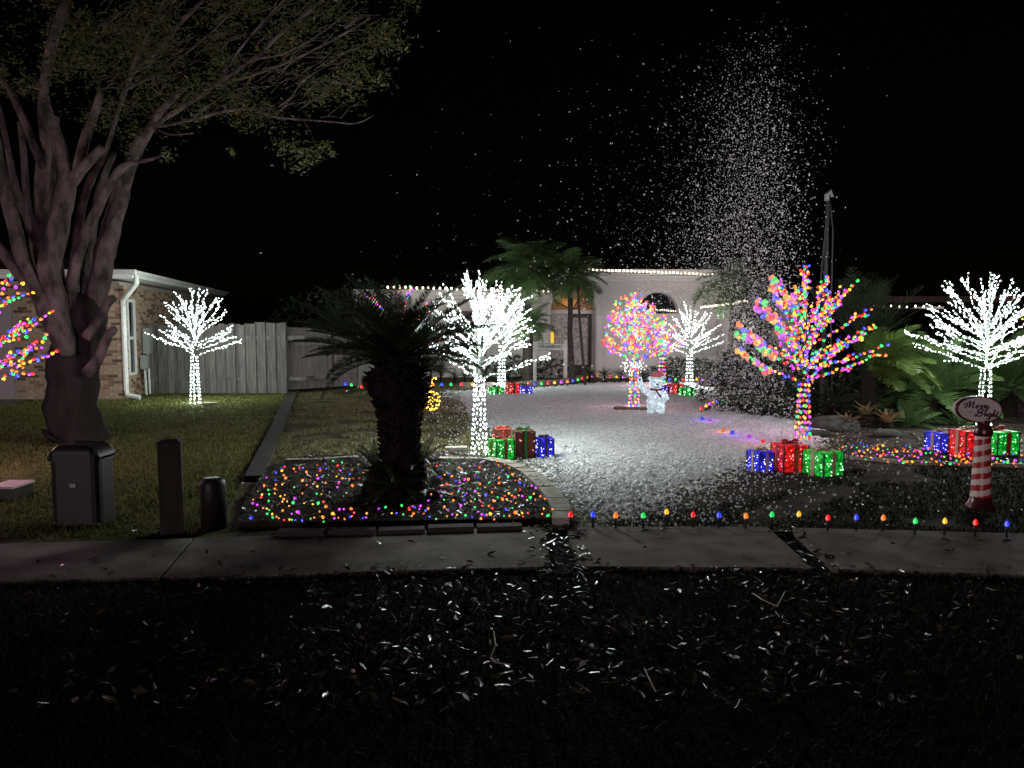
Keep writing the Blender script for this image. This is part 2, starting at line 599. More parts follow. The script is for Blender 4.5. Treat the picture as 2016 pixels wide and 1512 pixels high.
def fbm(x, y, sc, seed=0, oct=4):
    """cheap value noise in numpy"""
    out = np.zeros(x.shape)
    amp = 1.0
    r = np.random.default_rng(seed)
    for o in range(oct):
        tab = r.uniform(-1, 1, (64, 64))
        u, v = x * sc + 100, y * sc + 100
        i, j = np.floor(u).astype(int), np.floor(v).astype(int)
        fu, fv = u - i, v - j
        fu, fv = fu * fu * (3 - 2 * fu), fv * fv * (3 - 2 * fv)
        g = lambda a, b: tab[a % 64, b % 64]
        out += amp * ((g(i, j) * (1 - fu) + g(i + 1, j) * fu) * (1 - fv) + (g(i, j + 1) * (1 - fu) + g(i + 1, j + 1) * fu) * fv)
        amp *= .55
        sc *= 2.1
    return out


# grid is finer near the viewer: rows in 1/y
rows = 1 / np.linspace(1 / 5.9, 1 / 24.5, 520)
cols = np.linspace(-.14, .42, 420)
Yg, U = np.meshgrid(rows, cols, indexing='ij')
Xg = U * Yg
dist = poly_dist(Xg, Yg, [tuple(p) for p in SNOW])
big = fbm(Xg, Yg, 1.1, 3)
fine = fbm(Xg, Yg, 22, 5, 2)
core = np.clip(dist / 1.1, -1, 1)
hgt = .058 * core + .012 * big + .022 * fine * np.clip(1.15 - core, .45, 1) + .010
heap = np.exp(-(((Xg - 4.2) / 1.0) ** 2 + ((Yg - 12.3) / 1.6) ** 2))
hgt += heap * (.10 + .05 * big)
hgt = np.where(dist < -1.5, -.05, hgt)
hgt = np.minimum(hgt, .3)
V = np.stack([Xg, Yg, hgt - .012], -1).reshape(-1, 3)
nr, nc = Xg.shape
idx = np.arange(nr * nc).reshape(nr, nc)
Fq = np.stack([idx[:-1, :-1], idx[:-1, 1:], idx[1:, 1:], idx[1:, :-1]], -1).reshape(-1, 4)
zmax = V[Fq][:, :, 2].max(1)
Fq = Fq[zmax > -.012]
snow = link('snow_cover', npmesh('snow_cover', V, Fq, M['snow'], smooth=True), kind='stuff')
tag(snow, 'white foam snow lying over the yard lawn in front of the house', 'snow')

# foam crumbs along the rim
n = 42000
k = rng.uniform(size=n)
py = 1 / (1 / 1030 + k * (1 / 745 - 1 / 1030))
X = rng.uniform(-1.8, 6.5, n)
Y = 1 / rng.uniform(1 / 20., 1 / 6.0, n)
d0 = poly_dist(X, Y, [tuple(p) for p in SNOW])
keep = rng.uniform(size=n) < np.clip(np.exp(-np.abs(d0 - .15) / .55) * 1.0, 0, 1) * (d0 > -2.2)
X, Y = X[keep], Y[keep]


def hlook(x, y):
    r_ = np.clip(((1 / y - 1 / 5.9) / (1 / 24.5 - 1 / 5.9) * 519).astype(int), 0, 519)
    c_ = np.clip(((x / y + .14) / .56 * 419).astype(int), 0, 419)
    return np.maximum(hgt[r_, c_] - .012, 0)


n = 110000
X2 = rng.uniform(-2, 6.5, n)
Y2 = 1 / rng.uniform(1 / 17., 1 / 6.3, n)
d2 = poly_dist(X2, Y2, [tuple(p) for p in SNOW])
k2 = d2 > .1
X2, Y2, d2 = X2[k2], Y2[k2], d2[k2]
P = np.c_[np.r_[X, X2], np.r_[Y, Y2], np.r_[rng.uniform(.0, .022, len(X)), hlook(X2, Y2) + rng.uniform(-.012, .008, len(X2))]]
a_, b_, c_ = frames(rng.normal(size=(len(P), 3)))
S = rng.uniform(.004, .017, (len(P), 1)) * rng.uniform(.5, 1.2, (len(P), 3))
crumbs = link('foam_crumbs', instance_mesh('foam_crumbs', OCT_V, OCT_F, P, a_, b_, c_, S, M['flake']), kind='stuff')
tag(crumbs, 'loose bits of white foam scattered round the edge of the snow', 'snow')

# ================================================================== leaf litter
LV = np.array([[0, -1, 0], [.42, -.35, .16], [.34, .45, .2], [0, 1.1, .05], [-.34, .45, .2], [-.42, -.35, .16], [0, 0, -.05]])
LF = np.array([[0, 1, 6], [1, 2, 6], [2, 3, 6], [3, 4, 6], [4, 5, 6], [5, 0, 6]])


def leaf_stuff(name, P, size, mats, tilt=.35, up=None, parent=None, flat=True):
    n = len(P)
    az = rng.uniform(0, 2 * PI, n)
    if flat:
        N = np.c_[rng.normal(0, tilt, (n, 2)), np.ones(n)]
    else:
        N = rng.normal(size=(n, 3))
    N /= np.linalg.norm(N, axis=1, keepdims=True)
    T = np.c_[np.cos(az), np.sin(az), rng.normal(0, .2, n)]
    A = np.cross(T, N)
    A /= np.linalg.norm(A, axis=1, keepdims=True)
    B = np.cross(N, A)
    S = np.c_[rng.uniform(.5, 1.1, n), rng.uniform(.7, 1.3, n), rng.uniform(-.8, 1.6, n)] * (size * rng.uniform(.5, 1.3, n))[:, None]
    mi = None
    if isinstance(mats, list):
        mi = np.repeat((rng.uniform(size=n) < .03).astype(int), len(LF))
    return link(name, instance_mesh(name, LV, LF, P, A, B, N, S, mats, mi), parent, kind='stuff')


X = rng.normal(.30, 1.45, 2600)
Y = rng.uniform(3.05, 4.95, 2600)
keep = (fbm(X, Y, 1.4, 21) + .35 > 0)
o = leaf_stuff('leaf_litter', np.c_[X, Y, rng.uniform(.01, .05, len(X))][keep], .026, M['dry_leaf'], .45)
tag(o, 'fallen dry leaves strewn over the dark verge grass', 'leaves')
X = rng.uniform(-3.6, 5.5, 130)
Y = rng.uniform(4.75, 5.9, 130)
X = np.r_[X, rng.normal(.35, .10, 150), rng.normal(2.1, .07, 60)]
Y = np.r_[Y, rng.uniform(4.8, 6.0, 150), rng.uniform(4.8, 5.95, 60)]
o = leaf_stuff('leaf_litter', np.c_[X, Y, np.full(len(X), .038)], .032, M['dry_leaf'], .3)
tag(o, 'dry leaves caught on the sidewalk slabs and in their joints', 'leaves')
BEDP = [G(470, 1040)[:2], G(485, 985)[:2], G(530, 925)[:2], G(600, 905)[:2], G(720, 900)[:2], G(880, 895)[:2], G(985, 912)[:2], G(1050, 945)[:2], G(1095, 985)[:2], G(1115, 1030)[:2]]
pts = rng.uniform((-2.6, 6.0), (1.0, 10), (5200, 2))
pts = pts[inpoly(pts[:, 0], pts[:, 1], BEDP)]
o = leaf_stuff('leaf_litter', np.c_[pts, rng.uniform(.05, .09, len(pts))], .026, M['dry_leaf'], .5)
tag(o, 'dark leaf mulch under the coloured lights of the flower bed', 'leaves')
pts = np.c_[rng.uniform(-5, 8, 1500), rng.uniform(6.1, 16, 1500)]
o = leaf_stuff('leaf_litter', np.c_[pts, rng.uniform(.01, .03, len(pts))], .026, M['dry_leaf'], .4)
tag(o, 'odd fallen leaves lying across the lawns', 'leaves')
pts = np.c_[rng.uniform(4.0, 9.5, 900), rng.uniform(8.6, 12, 900)]
o = leaf_stuff('leaf_litter', np.c_[pts, rng.uniform(.02, .05, len(pts))], .03, M['dry_leaf'], .5)
tag(o, 'leaf mulch under the coloured lights of the right garden bed', 'leaves')
# long straws and twigs on the verge
for lab, pp in (('thin curved twig standing out of the middle of the verge leaves', [(972, 1242), (976, 1270), (966, 1295), (975, 1304), (1005, 1308)]),
                ('straight pale twig lying among the verge leaves on the right', [(1269, 1316), (1280, 1340), (1291, 1362)]),
                ('forked pale twig on the verge grass near the slab joint', [(1482, 1168), (1500, 1180), (1530, 1194), (1545, 1165)])):
    q = [G(x, y, .05 + .03 * (i % 2)) for i, (x, y) in enumerate(pp)]
    tag(MB().tube(q, .003, 4).build('twig', mat('straw', (.45, .4, .33), .6), org=q[0]), lab, 'twig')

# ================================================================== flower bed
mb = MB()
bz = .045
mb.poly([(p[0], p[1], bz) for p in BEDP])
for p, q in zip(BEDP, BEDP[1:] + BEDP[:1]):
    mb.poly([(p[0], p[1], -.05), (q[0], q[1], -.05), (q[0], q[1], bz), (p[0], p[1], bz)])
mb.build('flower_bed_soil', M['soil'], kind='structure')


def edging(label, pts, L, h, w, name='stone_edging', zt=None, m='edging'):
    t = tag(link(name, None, None, (0, 0, 0)), label, 'edging')
    pts = [Vector(p).to_2d() for p in pts]
    seg = []
    for p, q in zip(pts, pts[1:]):
        seg.append((p, q, (q - p).length))
    total = sum(s[2] for s in seg)
    n = max(1, int(total / L))
    step = total / n

    def at(d):
        for p, q, l in seg:
            if d <= l:
                return p + (q - p) * (d / l)
            d -= l
        return seg[-1][1]
    for i in range(n):
        p, q = at(i * step + .008), at((i + 1) * step - .008)
        c = (p + q) / 2
        d = q - p
        MB().box((c.x, c.y, h / 2 - .02 + random.uniform(-.006, .006)), (d.length, w, h + .04), rz=math.atan2(d.y, d.x) + random.uniform(-.03, .03), taper=.97).build('block', M[m], t)
    return t


edging('curved edging of grey stone blocks on the right rim of the flower bed', [G(955, 902, .08), G(1000, 910, .08), G(1040, 927, .08), G(1068, 950, .08), G(1092, 978, .08), G(1106, 1003, .08), G(1108, 1024, .08)], .24, .09, .17)
edging('short row of pale blocks behind the flower bed left of the palm', [G(562, 905, .07), G(615, 904, .07), G(708, 899, .07)], .34, .08, .10)
edging('pale blocks at the back rim of the flower bed by the white tree', [G(862, 901, .05), G(905, 902, .05), G(950, 902, .05)], .3, .06, .12)
edging('low dark block edging along the front of the flower bed facing the sidewalk', [G(545, 1040, .08), G(700, 1038, .08), G(860, 1032, .08), G(1000, 1028, .08), G(1030, 1028, .08)], .36, .065, .11, m='edging_dark')

# ================================================================== light trees


def foam_mat(c):
    """foam clinging to a lit bulb: white, with the bulb's light showing through it unevenly"""
    nm = 'foam_lit_' + c
    if nm in MATS:
        return MATS[nm]
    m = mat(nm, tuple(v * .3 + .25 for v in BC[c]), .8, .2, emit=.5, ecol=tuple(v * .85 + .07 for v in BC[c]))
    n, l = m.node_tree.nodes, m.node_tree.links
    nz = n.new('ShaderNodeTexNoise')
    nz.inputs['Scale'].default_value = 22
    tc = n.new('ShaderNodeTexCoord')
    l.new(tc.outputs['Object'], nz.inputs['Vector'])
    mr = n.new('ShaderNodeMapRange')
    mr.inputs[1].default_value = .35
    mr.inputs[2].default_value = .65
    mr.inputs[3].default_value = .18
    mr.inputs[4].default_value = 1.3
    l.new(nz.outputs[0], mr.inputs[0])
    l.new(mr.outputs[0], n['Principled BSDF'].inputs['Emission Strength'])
    return m



def light_tree(px, pyb, top_y, half_px, kind, label, seed, near=False, power=250, lcol=(.90, 1, .96), foam=0.0, spacing=None, r=None, nb=32, trunk_frac=.42):
    rs = random.Random(seed)
    b = G(px, pyb)
    Y = b.y
    H = D(px, top_y, Y).z
    R = half_px / F * Y
    hb = H * trunk_frac
    org = (b.x, b.y, 0)
    root = thing('lighted_tree', label, 'lit tree', org, 'artificial trees wrapped in lights')
    white = kind == 'white'
    sp = spacing or (.046 if white else .05)
    r = r or (.0092 if white else .018)
    ln = r * (2.1 if white else 1.5)
    P, Dr = [], []
    wire = M['wire_white'] if white else M['wire_dark']
    tr = MB()
    r0, r1 = .105, .065
    nv = 7
    for j in range(nv):
        a = 2 * PI * j / nv + .3
        tr.tube([(b.x + math.cos(a) * r0, b.y + math.sin(a) * r0, 0), (b.x + math.cos(a) * r1, b.y + math.sin(a) * r1, hb)], .004, 4)
        m = int(hb / (sp * 1.25))
        for i in range(m):
            t = (i + .5) / m + rs.uniform(-.01, .01)
            rr = r0 + (r1 - r0) * t
            a2 = a + rs.uniform(-.2, .2)
            P.append((b.x + math.cos(a2) * rr, b.y + math.sin(a2) * rr, hb * t))
            Dr.append((rs.uniform(-.3, .3), rs.uniform(-.3, .3), 1 if rs.random() < .5 else -1))
    for z in np.linspace(.02, hb, 5):
        rr = r0 + (r1 - r0) * z / hb
        tr.tube([(b.x + math.cos(t) * rr, b.y + math.sin(t) * rr, z) for t in np.linspace(0, 2 * PI, 11)], .004, 4, caps=False)
    # spread feet
    for j in range(4):
        a = PI / 2 * j + .5
        tr.tube([(b.x, b.y, .012), (b.x + math.cos(a) * .24, b.y + math.sin(a) * .24, .012)], .008, 4)
    tr.build('trunk', wire, root)
    stem_top = Vector((b.x, b.y, H))
    stem = [Vector((b.x, b.y, hb)), Vector((b.x + .01, b.y, hb + (H - hb) * .5)), stem_top]

    def along(p, q, s0=0.0):
        v = q - p
        m = max(2, int(v.length / sp))
        for i in range(m):
            t = s0 + (i + .6) / m * (1 - s0)
            o = Vector((rs.uniform(-1, 1), rs.uniform(-1, 1), rs.uniform(-1, 1))) * (.012 + r * .45)
            P.append(tuple(p + v * t + o))
            d = v.normalized() + Vector((rs.uniform(-1, 1), rs.uniform(-1, 1), rs.uniform(-1, 1))) * .9
            Dr.append(tuple(d))
    MB().tube(stem, [.02, .012, .004], 5).build('stem', wire, root)
    along(stem[0], stem[1])
    along(stem[1], stem[2])
    for i in range(nb):
        f = (i + .5) / nb
        az = 2.39996 * i + rs.uniform(-.25, .25)
        z0 = hb + (H - hb) * (.02 + .5 * f)
        prof = np.interp(f, [0, .25, .55, .8, 1], [1.05, .98, .82, .55, .15])
        rt = R * prof * rs.uniform(.74, 1.08)
        zt = hb + (H - hb) * (np.interp(f, [0, .25, .55, .8, 1], [.27, .42, .70, .88, 1.0]) + rs.uniform(-.07, .04))
        p0 = Vector((b.x, b.y, z0 if f > .1 else hb))
        p0 += Vector((math.cos(az), math.sin(az), 0)) * .03
        p2 = Vector((b.x + math.cos(az) * rt, b.y + math.sin(az) * rt, zt))
        pm = (p0 + p2) / 2 + Vector((rs.uniform(-.04, .04), rs.uniform(-.04, .04), -.035 + rs.uniform(-.02, .02)))
        w = MB()
        w.tube([p0, pm, p2], [.006, .005, .0025], 4)
        along(p0, pm, .1)
        along(pm, p2)
        d = (p2 - p0).normalized()
        for s in range(rs.choice((2, 3, 3))):
            t = rs.uniform(.3, .85)
            q = p0 * (1 - t) + p2 * t + (pm - (p0 + p2) / 2) * (4 * t * (1 - t))
            side = d.cross(Vector((rs.uniform(-1, 1), rs.uniform(-1, 1), rs.uniform(-1, 1)))).normalized()
            e = q + (d * rs.uniform(.75, 1) + side * rs.uniform(.15, .5)).normalized() * (H * rs.uniform(.06, .125))
            w.tube([q, e], [.004, .002], 4)
            along(q, e, .1)
        w.build('branch', wire, root)
    n = len(P)
    # the light the string throws: a few small lamps sitting on the string itself
    if not white and power == 250:
        power = 110
    nl = 12
    for i in range(nl):
        q = P[int((i + .5) / nl * n)]
        ld = bpy.data.lights.new('string_glow', 'POINT')
        ld.energy = power / nl
        ld.shadow_soft_size = .03
        ld.color = lcol if white else ((1, .45, .75), (1, .6, .4), (.75, .5, 1))[i % 3]
        lo_ = bpy.data.objects.new('string_glow', ld)
        COL.objects.link(lo_)
        lo_.parent = root
        lo_.location = Vector(q) - Vector(org)
    if white:
        white_bulbs('bulb_string', P, Dr, r, ln, root, M['white_led'], org)
    else:
        cols = [(i + (1 if rs.random() < .2 else 0)) % 6 for i in range(n)]
        order = list(range(n))
        rs.shuffle(order)
        k = .5 if near else .75
        sing = order[:300] if near else []
        rest = order[len(sing):]
        if sing:
            color_bulb_parts([P[i] for i in sing], [Dr[i] for i in sing], [cols[i] for i in sing], r, ln, root, k, org)
        color_bulbs_stuff('bulb_string', [P[i] for i in rest], [Dr[i] for i in rest], [cols[i] for i in rest], r, ln, root, org, k)
        if foam:
            mb = MB()
            cm = [foam_mat(c) for c in CNAMES]
            for i in range(n):
                p = P[i]
                u = (p[0] - b.x) / R
                hgt_ok = p[2] > hb * 1.02
                if hgt_ok and ((foam < 1 and u < -.38 and rs.random() < .9) or (foam >= 1 and rs.random() < .42)):
                    for _ in range(3):
                        q = [p[k_] + rs.uniform(-.022, .022) for k_ in range(3)]
                        q[1] += .02
                        mb.ball(q, tuple(rs.uniform(.016, .034) * (1.25 if foam >= 1 else 1.4) for _ in range(3)), 6, cols[i], .3)
            mb.build('foam_clump', cm, root, smooth=True, kind='stuff')
    return root


light_tree(385, 796, 566, 88, 'white', 'white lit tree standing alone on the green lawn before the wooden fence', 1, nb=27, spacing=.056, r=.0115)
light_tree(944, 896, 530, 128, 'white', 'tall white lit tree nearest the flower bed with gift boxes at its foot', 2, nb=34, power=430)
light_tree(988, 765, 560, 66, 'white', 'white lit tree set back behind the taller one, red gift at its foot', 3, r=.0125, spacing=.07, nb=28)
light_tree(1357, 765, 602, 70, 'white', 'slender white lit tree before the low wing, right of the bear', 4, r=.012, spacing=.07, nb=26, power=200)
light_tree(1935, 862, 534, 146, 'white', 'white lit tree behind the Merry and Bright sign', 5, nb=38, power=400)
light_tree(-46, 948, 515, 168, 'colour', 'multicoloured lit tree reaching in at the left edge before the big trunk', 6, near=True, nb=30, power=190)
light_tree(1580, 868, 522, 140, 'colour', 'large multicoloured lit tree above the red gift, foam on its left twigs', 7, near=True, foam=.5, nb=34, r=.021, spacing=.056, trunk_frac=.34)
light_tree(1248, 808, 574, 74, 'colour', 'multicoloured lit tree clotted with foam left of the waving bear', 8, foam=1.0, nb=28, r=.019)
light_tree(1303, 762, 618, 44, 'colour', 'small multicoloured lit tree farther back behind the bear', 9, nb=18, r=.022, spacing=.08)
light_tree(788, 802, 560, 86, 'colour', 'multicoloured lit tree mostly hidden behind the sago palm', 10, nb=6, r=.019, power=40)
light_tree(2120, 815, 560, 130, 'colour', 'multicoloured lit tree whose twigs show behind the right white tree', 12, nb=26, r=.019)

# ================================================================== gift boxes
GC = {'green': (.005, .5, .04), 'red': (.75, .008, .01), 'blue': (.015, .02, .8)}


def gift(px, pyb, wpx, hpx, color, label, rz=.35, lit=True, bow='dark'):
    b = G(px, pyb)
    w = wpx / F * b.y * .80
    h = hpx / F * b.y
    c = GC[color]
    b = b + Vector((0, w * .55, 0))
    root = thing('gift_box', label, 'gift box', tuple(b), 'lit gift boxes at the foot of the trees', rz)
    ORG[root.name] = (0, 0, 0)
    if lit:
        pm = mat('tinsel_' + color, tuple(v * .6 for v in c), .4, .5, tuple(v * .25 for v in c), 40, .006, 90, emit=.62, ecol=c)
        n, l = pm.node_tree.nodes, pm.node_tree.links
        if not n.get('em_noise'):
            nz = n.new('ShaderNodeTexVoronoi')
            nz.name = 'em_noise'
            nz.inputs['Scale'].default_value = 26
            tc = n.new('ShaderNodeTexCoord')
            l.new(tc.outputs['Object'], nz.inputs['Vector'])
            mr = n.new('ShaderNodeMapRange')
            mr.inputs[1].default_value = 0
            mr.inputs[2].default_value = .7
            mr.inputs[3].default_value = 1.5
            mr.inputs[4].default_value = .12
            l.new(nz.outputs['Distance'], mr.inputs[0])
            l.new(mr.outputs[0], n['Principled BSDF'].inputs['Emission Strength'])
    else:
        pm = mat('tinsel_unlit', (.22, .05, .035), .6, .3, (.14, .03, .02), 40, .004, 90)
    rib = mat('ribbon_' + bow, {'dark': (.05, .012, .012), 'green': (.01, .16, .04), 'red': (.35, .03, .02), 'cream': (.5, .36, .24)}[bow], .4, .5)
    e = .006
    for sx in (-1, 1):
        for sy in (-1, 1):
            MB().box((sx * w / 2, sy * w / 2, h / 2), (e * 2, e * 2, h + .002)).build('corner_rod', M['wire_dark'], root)
    rw = w * .16
    leds = []
    for s in range(4):
        R = Matrix.Rotation(s * PI / 2, 3, 'Z')
        for side in (-1, 1):
            x0 = side * (rw / 2 + (w / 2 - rw / 2) / 2)
            pw = (w - rw) / 2 - .012
            mb = MB()
            # a puffed panel
            g = 4
            for i in range(g):
                for j in range(g):
                    q = []
                    for (u, v) in ((i, j), (i + 1, j), (i + 1, j + 1), (i, j + 1)):
                        uu, vv = u / g, v / g
                        puff = .012 * math.sin(PI * uu) * math.sin(PI * vv)
                        q.append(R @ Vector((x0 + (uu - .5) * pw, -w / 2 - puff, .01 + vv * (h - .02))))
                    mb.poly(q)
            mb.build('panel', pm, root, smooth=True)
            for _ in range(7 if lit else 2):
                leds.append((R @ Vector((x0 + random.uniform(-.42, .42) * pw, -w / 2 - .014, random.uniform(.08, .93) * h)), R @ Vector((0, -1, 0))))
        MB().box(R @ Vector((0, -w / 2 - .008, h / 2)), (rw, .006, h), R=R).build('ribbon', rib, root)
    MB().box((0, 0, h + .004), (w * .98, w * .98, .010)).build('lid', pm, root)
    MB().box((0, 0, h + .012), (w * 1.0, rw, .008)).box((0, 0, h + .0125), (rw, w * 1.0, .011)).build('ribbon', rib, root)
    bw = MB()
    for s in (-1, 1):
        bw.tube([(0, 0, h + .015), (s * w * .16, .0, h + w * .17), (s * w * .33, 0, h + w * .15), (s * w * .30, 0, h + w * .04), (0, 0, h + .02)], [.008, w * .05, w * .065, w * .05, .008], 6)
    bw.ball((0, 0, h + .03), w * .06, 6)
    bw.build('bow', rib, root, smooth=True)
    lm = glow('led_' + color, tuple(.35 + .65 * v for v in c), 7.0 if lit else 3.0)
    rr = .0065 * max(1, b.y / 11)
    white_bulbs('bulb_string', [tuple(p) for p, d in leds], [tuple(d) for p, d in leds], rr, rr, root, lm, (0, 0, 0))
    return root


gift(986, 910, 50, 42, 'green', 'bright green gift box in front of the tall white tree', .5, bow='red')
gift(1029, 904, 50, 54, 'red', 'big unlit brownish red gift box with green bow between green and blue boxes', .3, lit=False, bow='green')
gift(990, 889, 44, 42, 'red', 'unlit reddish gift box tucked behind the bright green one', .2, lit=False, bow='red')
gift(1071, 902, 40, 38, 'blue', 'blue gift box right of the unlit red one by the tall white tree', .3)
gift(976, 781, 30, 18, 'green', 'small green gift box left of the distant white tree', .3)
gift(1009, 780, 29, 25, 'red', 'small red gift box at the foot of the distant white tree', .3)
gift(1035, 779, 28, 18, 'blue', 'small blue gift box right of the distant red one', .2)
gift(1313, 779, 20, 18, 'blue', 'small blue gift box beside the waving bear', .3)
gift(1332, 780, 30, 23, 'red', 'small red gift box between the bear and the slender white tree', .3)
gift(1356, 784, 30, 20, 'green', 'small green gift box at the foot of the slender white tree', .5)
gift(1503, 930, 46, 40, 'blue', 'blue gift box left of the large red one under the multicoloured tree', .4, bow='cream')
gift(1564, 932, 66, 54, 'red', 'large glowing red gift box under the multicoloured tree', .15, bow='red')
gift(1631, 940, 68, 48, 'green', 'glowing green gift box right of the large red one', .45, bow='cream')
gift(1863, 892, 50, 38, 'blue', 'blue gift box left of the striped sign pole', .3, bow='cream')
gift(1917, 905, 56, 55, 'red', 'tall red gift box half hidden by the striped sign pole', .2, bow='cream')
gift(1979, 898, 70, 46, 'green', 'wide green gift box right of the striped sign pole', .3, bow='red')

# ================================================================== stake lights


def stake_light(p, c, label, group, h=.13, r=.016, k=.7, foam=False):
    root = thing('stake_light', label, 'stake light', (p[0], p[1], p[2]), group)
    ORG[root.name] = (0, 0, 0)
    if foam:
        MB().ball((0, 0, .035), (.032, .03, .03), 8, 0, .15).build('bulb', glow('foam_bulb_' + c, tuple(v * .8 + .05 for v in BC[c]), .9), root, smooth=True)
        ld = bpy.data.lights.new('bulb_glow', 'POINT')
        ld.energy = 1.1
        ld.shadow_soft_size = .03
        ld.color = BC[c]
        lo_ = bpy.data.objects.new('bulb_glow', ld)
        COL.objects.link(lo_)
        lo_.parent = root
        lo_.location = (0, -.03, .12)
        return root
    MB().tube([(0, 0, -.02), (0, 0, h - .045), (0, 0, h - .03), (0, 0, h)], [.007, .009, .013, .013], 6).build('stake', M['black'], root, smooth=True)
    me = color_bulb_mesh(c, r, r * 1.75, k)
    link('bulb', me, root, (0, 0, h + r * .85))
    return root


row = [(1123, 1046), (1167, 1046), (1212, 1048), (1266, 1048), (1312, 1040), (1364, 1046), (1415, 1047), (1468, 1049), (1519, 1046), (1572, 1045), (1629, 1053), (1685, 1052), (1738, 1053), (1801, 1060), (1859, 1060), (1919, 1063), (1981, 1066)]
rc = ['red', 'blue', 'orange', 'green', 'yellow', 'red', 'blue', 'orange', 'green', 'yellow', 'red', 'blue', 'orange', 'green', 'yellow', 'red', 'blue']
for i, ((x, y), c) in enumerate(zip(row, rc)):
    stake_light(G(x, y), c, '%s stake light along the sidewalk, %s from the left in its row' % (c, ORD[i]), 'stake lights along the sidewalk', h=.115, r=.020, k=.30)
cord = [G(x, y, .0) + Vector((0, 0, .075)) for x, y in row]
pts = []
for p, q in zip(cord, cord[1:]):
    pts += [p, (p + q) / 2 - Vector((0, 0, .008))]
tag(MB().tube(pts + [cord[-1]], .003, 4).build('power_cord', M['black'], org=cord[0]), 'thin black cord running between the stake lights along the sidewalk', 'cord')
rowB = [(680, 762), (692, 764), (712, 768), (730, 768), (752, 766), (853, 763), (870, 763), (888, 763), (908, 763), (930, 763), (950, 763), (1040, 762), (1053, 762), (1066, 761), (1079, 760), (1092, 759), (1105, 758), (1117, 757), (1128, 755), (1138, 753), (1147, 750), (1157, 747), (1166, 745), (1176, 744)]
for i, (x, y) in enumerate(rowB):
    c = CNAMES[(i * 5 + 2) % 6]
    stake_light(G(x, y + 4), c, '%s stake light on the curved border before the house, %s from the left' % (c, ORD[i]), 'stake lights on the border before the house', h=.10, r=.036, k=.5)
rowC = [(1190, 745), (1201, 746), (1214, 747), (1227, 747), (1278, 750), (1318, 752), (1330, 752), (1345, 752), (1372, 752), (1383, 754), (1395, 755), (1407, 755), (1421, 755), (1434, 755), (1447, 756), (1460, 757)]
for i, (x, y) in enumerate(rowC):
    c = CNAMES[(i * 5 + 1) % 6]
    stake_light(G(x, y + 4), c, '%s stake light behind the bear and small gifts, %s from the left' % (c, ORD[i]), 'stake lights behind the bear', h=.10, r=.034, k=.5)
rowD = [(1380, 812), (1390, 806), (1397, 802), (1404, 799), (1412, 796), (1422, 794), (1431, 791), (1442, 790), (1455, 789), (1468, 788), (1482, 789), (1500, 789)]
for i, (x, y) in enumerate(rowD):
    c = CNAMES[(i * 5) % 6]
    stake_light(G(x, y + 6), c, '%s stake light on the rim of the shrub bed, %s from the left' % (c, ORD[i]), 'stake lights round the shrub bed', h=.10, r=.028, k=.5)
for x, y, c in ((1382, 822, 'blue'), (1398, 827, 'purple'), (1424, 846, 'orange'), (1442, 850, 'blue'), (1475, 858, 'purple'), (1502, 868, 'red'), (1527, 873, 'green')):
    stake_light(G(x, y + 6, .06), c, '%s glow of a stake light buried in foam near x-shaped heap' % c if False else '%s light glowing through the foam heap%s' % (c, {1382: ', smaller one farther back', 1398: ', farther back beside a blue glow', 1475: ', nearer between blue and red glows', 1442: ', broad one in the middle of the heap'}.get(x, '')), 'lights buried in the foam heap', foam=True)


# net lights lying on the beds
def net_lights(label, pts, z, r, k=.5):
    o = (float(np.mean([p[0] for p in pts])), float(np.mean([p[1] for p in pts])), 0)
    t = thing('string_lights', label, 'string lights', o)
    rs = random.Random(len(pts))
    P = [(p[0], p[1], z + rs.uniform(0, .05)) for p in pts]
    Dr = [(rs.uniform(-1, 1), rs.uniform(-1, 1), rs.uniform(-.3, 1)) for _ in P]
    cols = [rs.choice((0, 1, 2, 3, 3, 4, 5)) for _ in P]
    color_bulb_parts(P, Dr, cols, r, r * 1.4, t, k, o)
    # cord: join each bulb to its nearest next
    left = list(range(len(P)))
    cur = left.pop(0)
    mb = MB()
    while left:
        nx = min(left, key=lambda i: (P[i][0] - P[cur][0]) ** 2 + (P[i][1] - P[cur][1]) ** 2)
        left.remove(nx)
        a, b = Vector(P[cur]), Vector(P[nx])
        mb.tube([a, (a + b) / 2 - Vector((0, 0, .02)), b], .0025, 3)
        cur = nx
    mb.build('cord', M['wire_dark'], t)
    return t


def scatter_px(poly, n, seed, mind=7):
    rs = random.Random(seed)
    xs, ys = [p[0] for p in poly], [p[1] for p in poly]
    out = []
    tries = 0
    while len(out) < n and tries < 20000:
        tries += 1
        x, y = rs.uniform(min(xs), max(xs)), rs.uniform(min(ys), max(ys))
        if inpoly(np.array([x]), np.array([y]), poly)[0] and all((x - a) ** 2 + ((y - b) * 1.3) ** 2 > mind ** 2 for a, b in out):
            out.append((x, y))
    return out


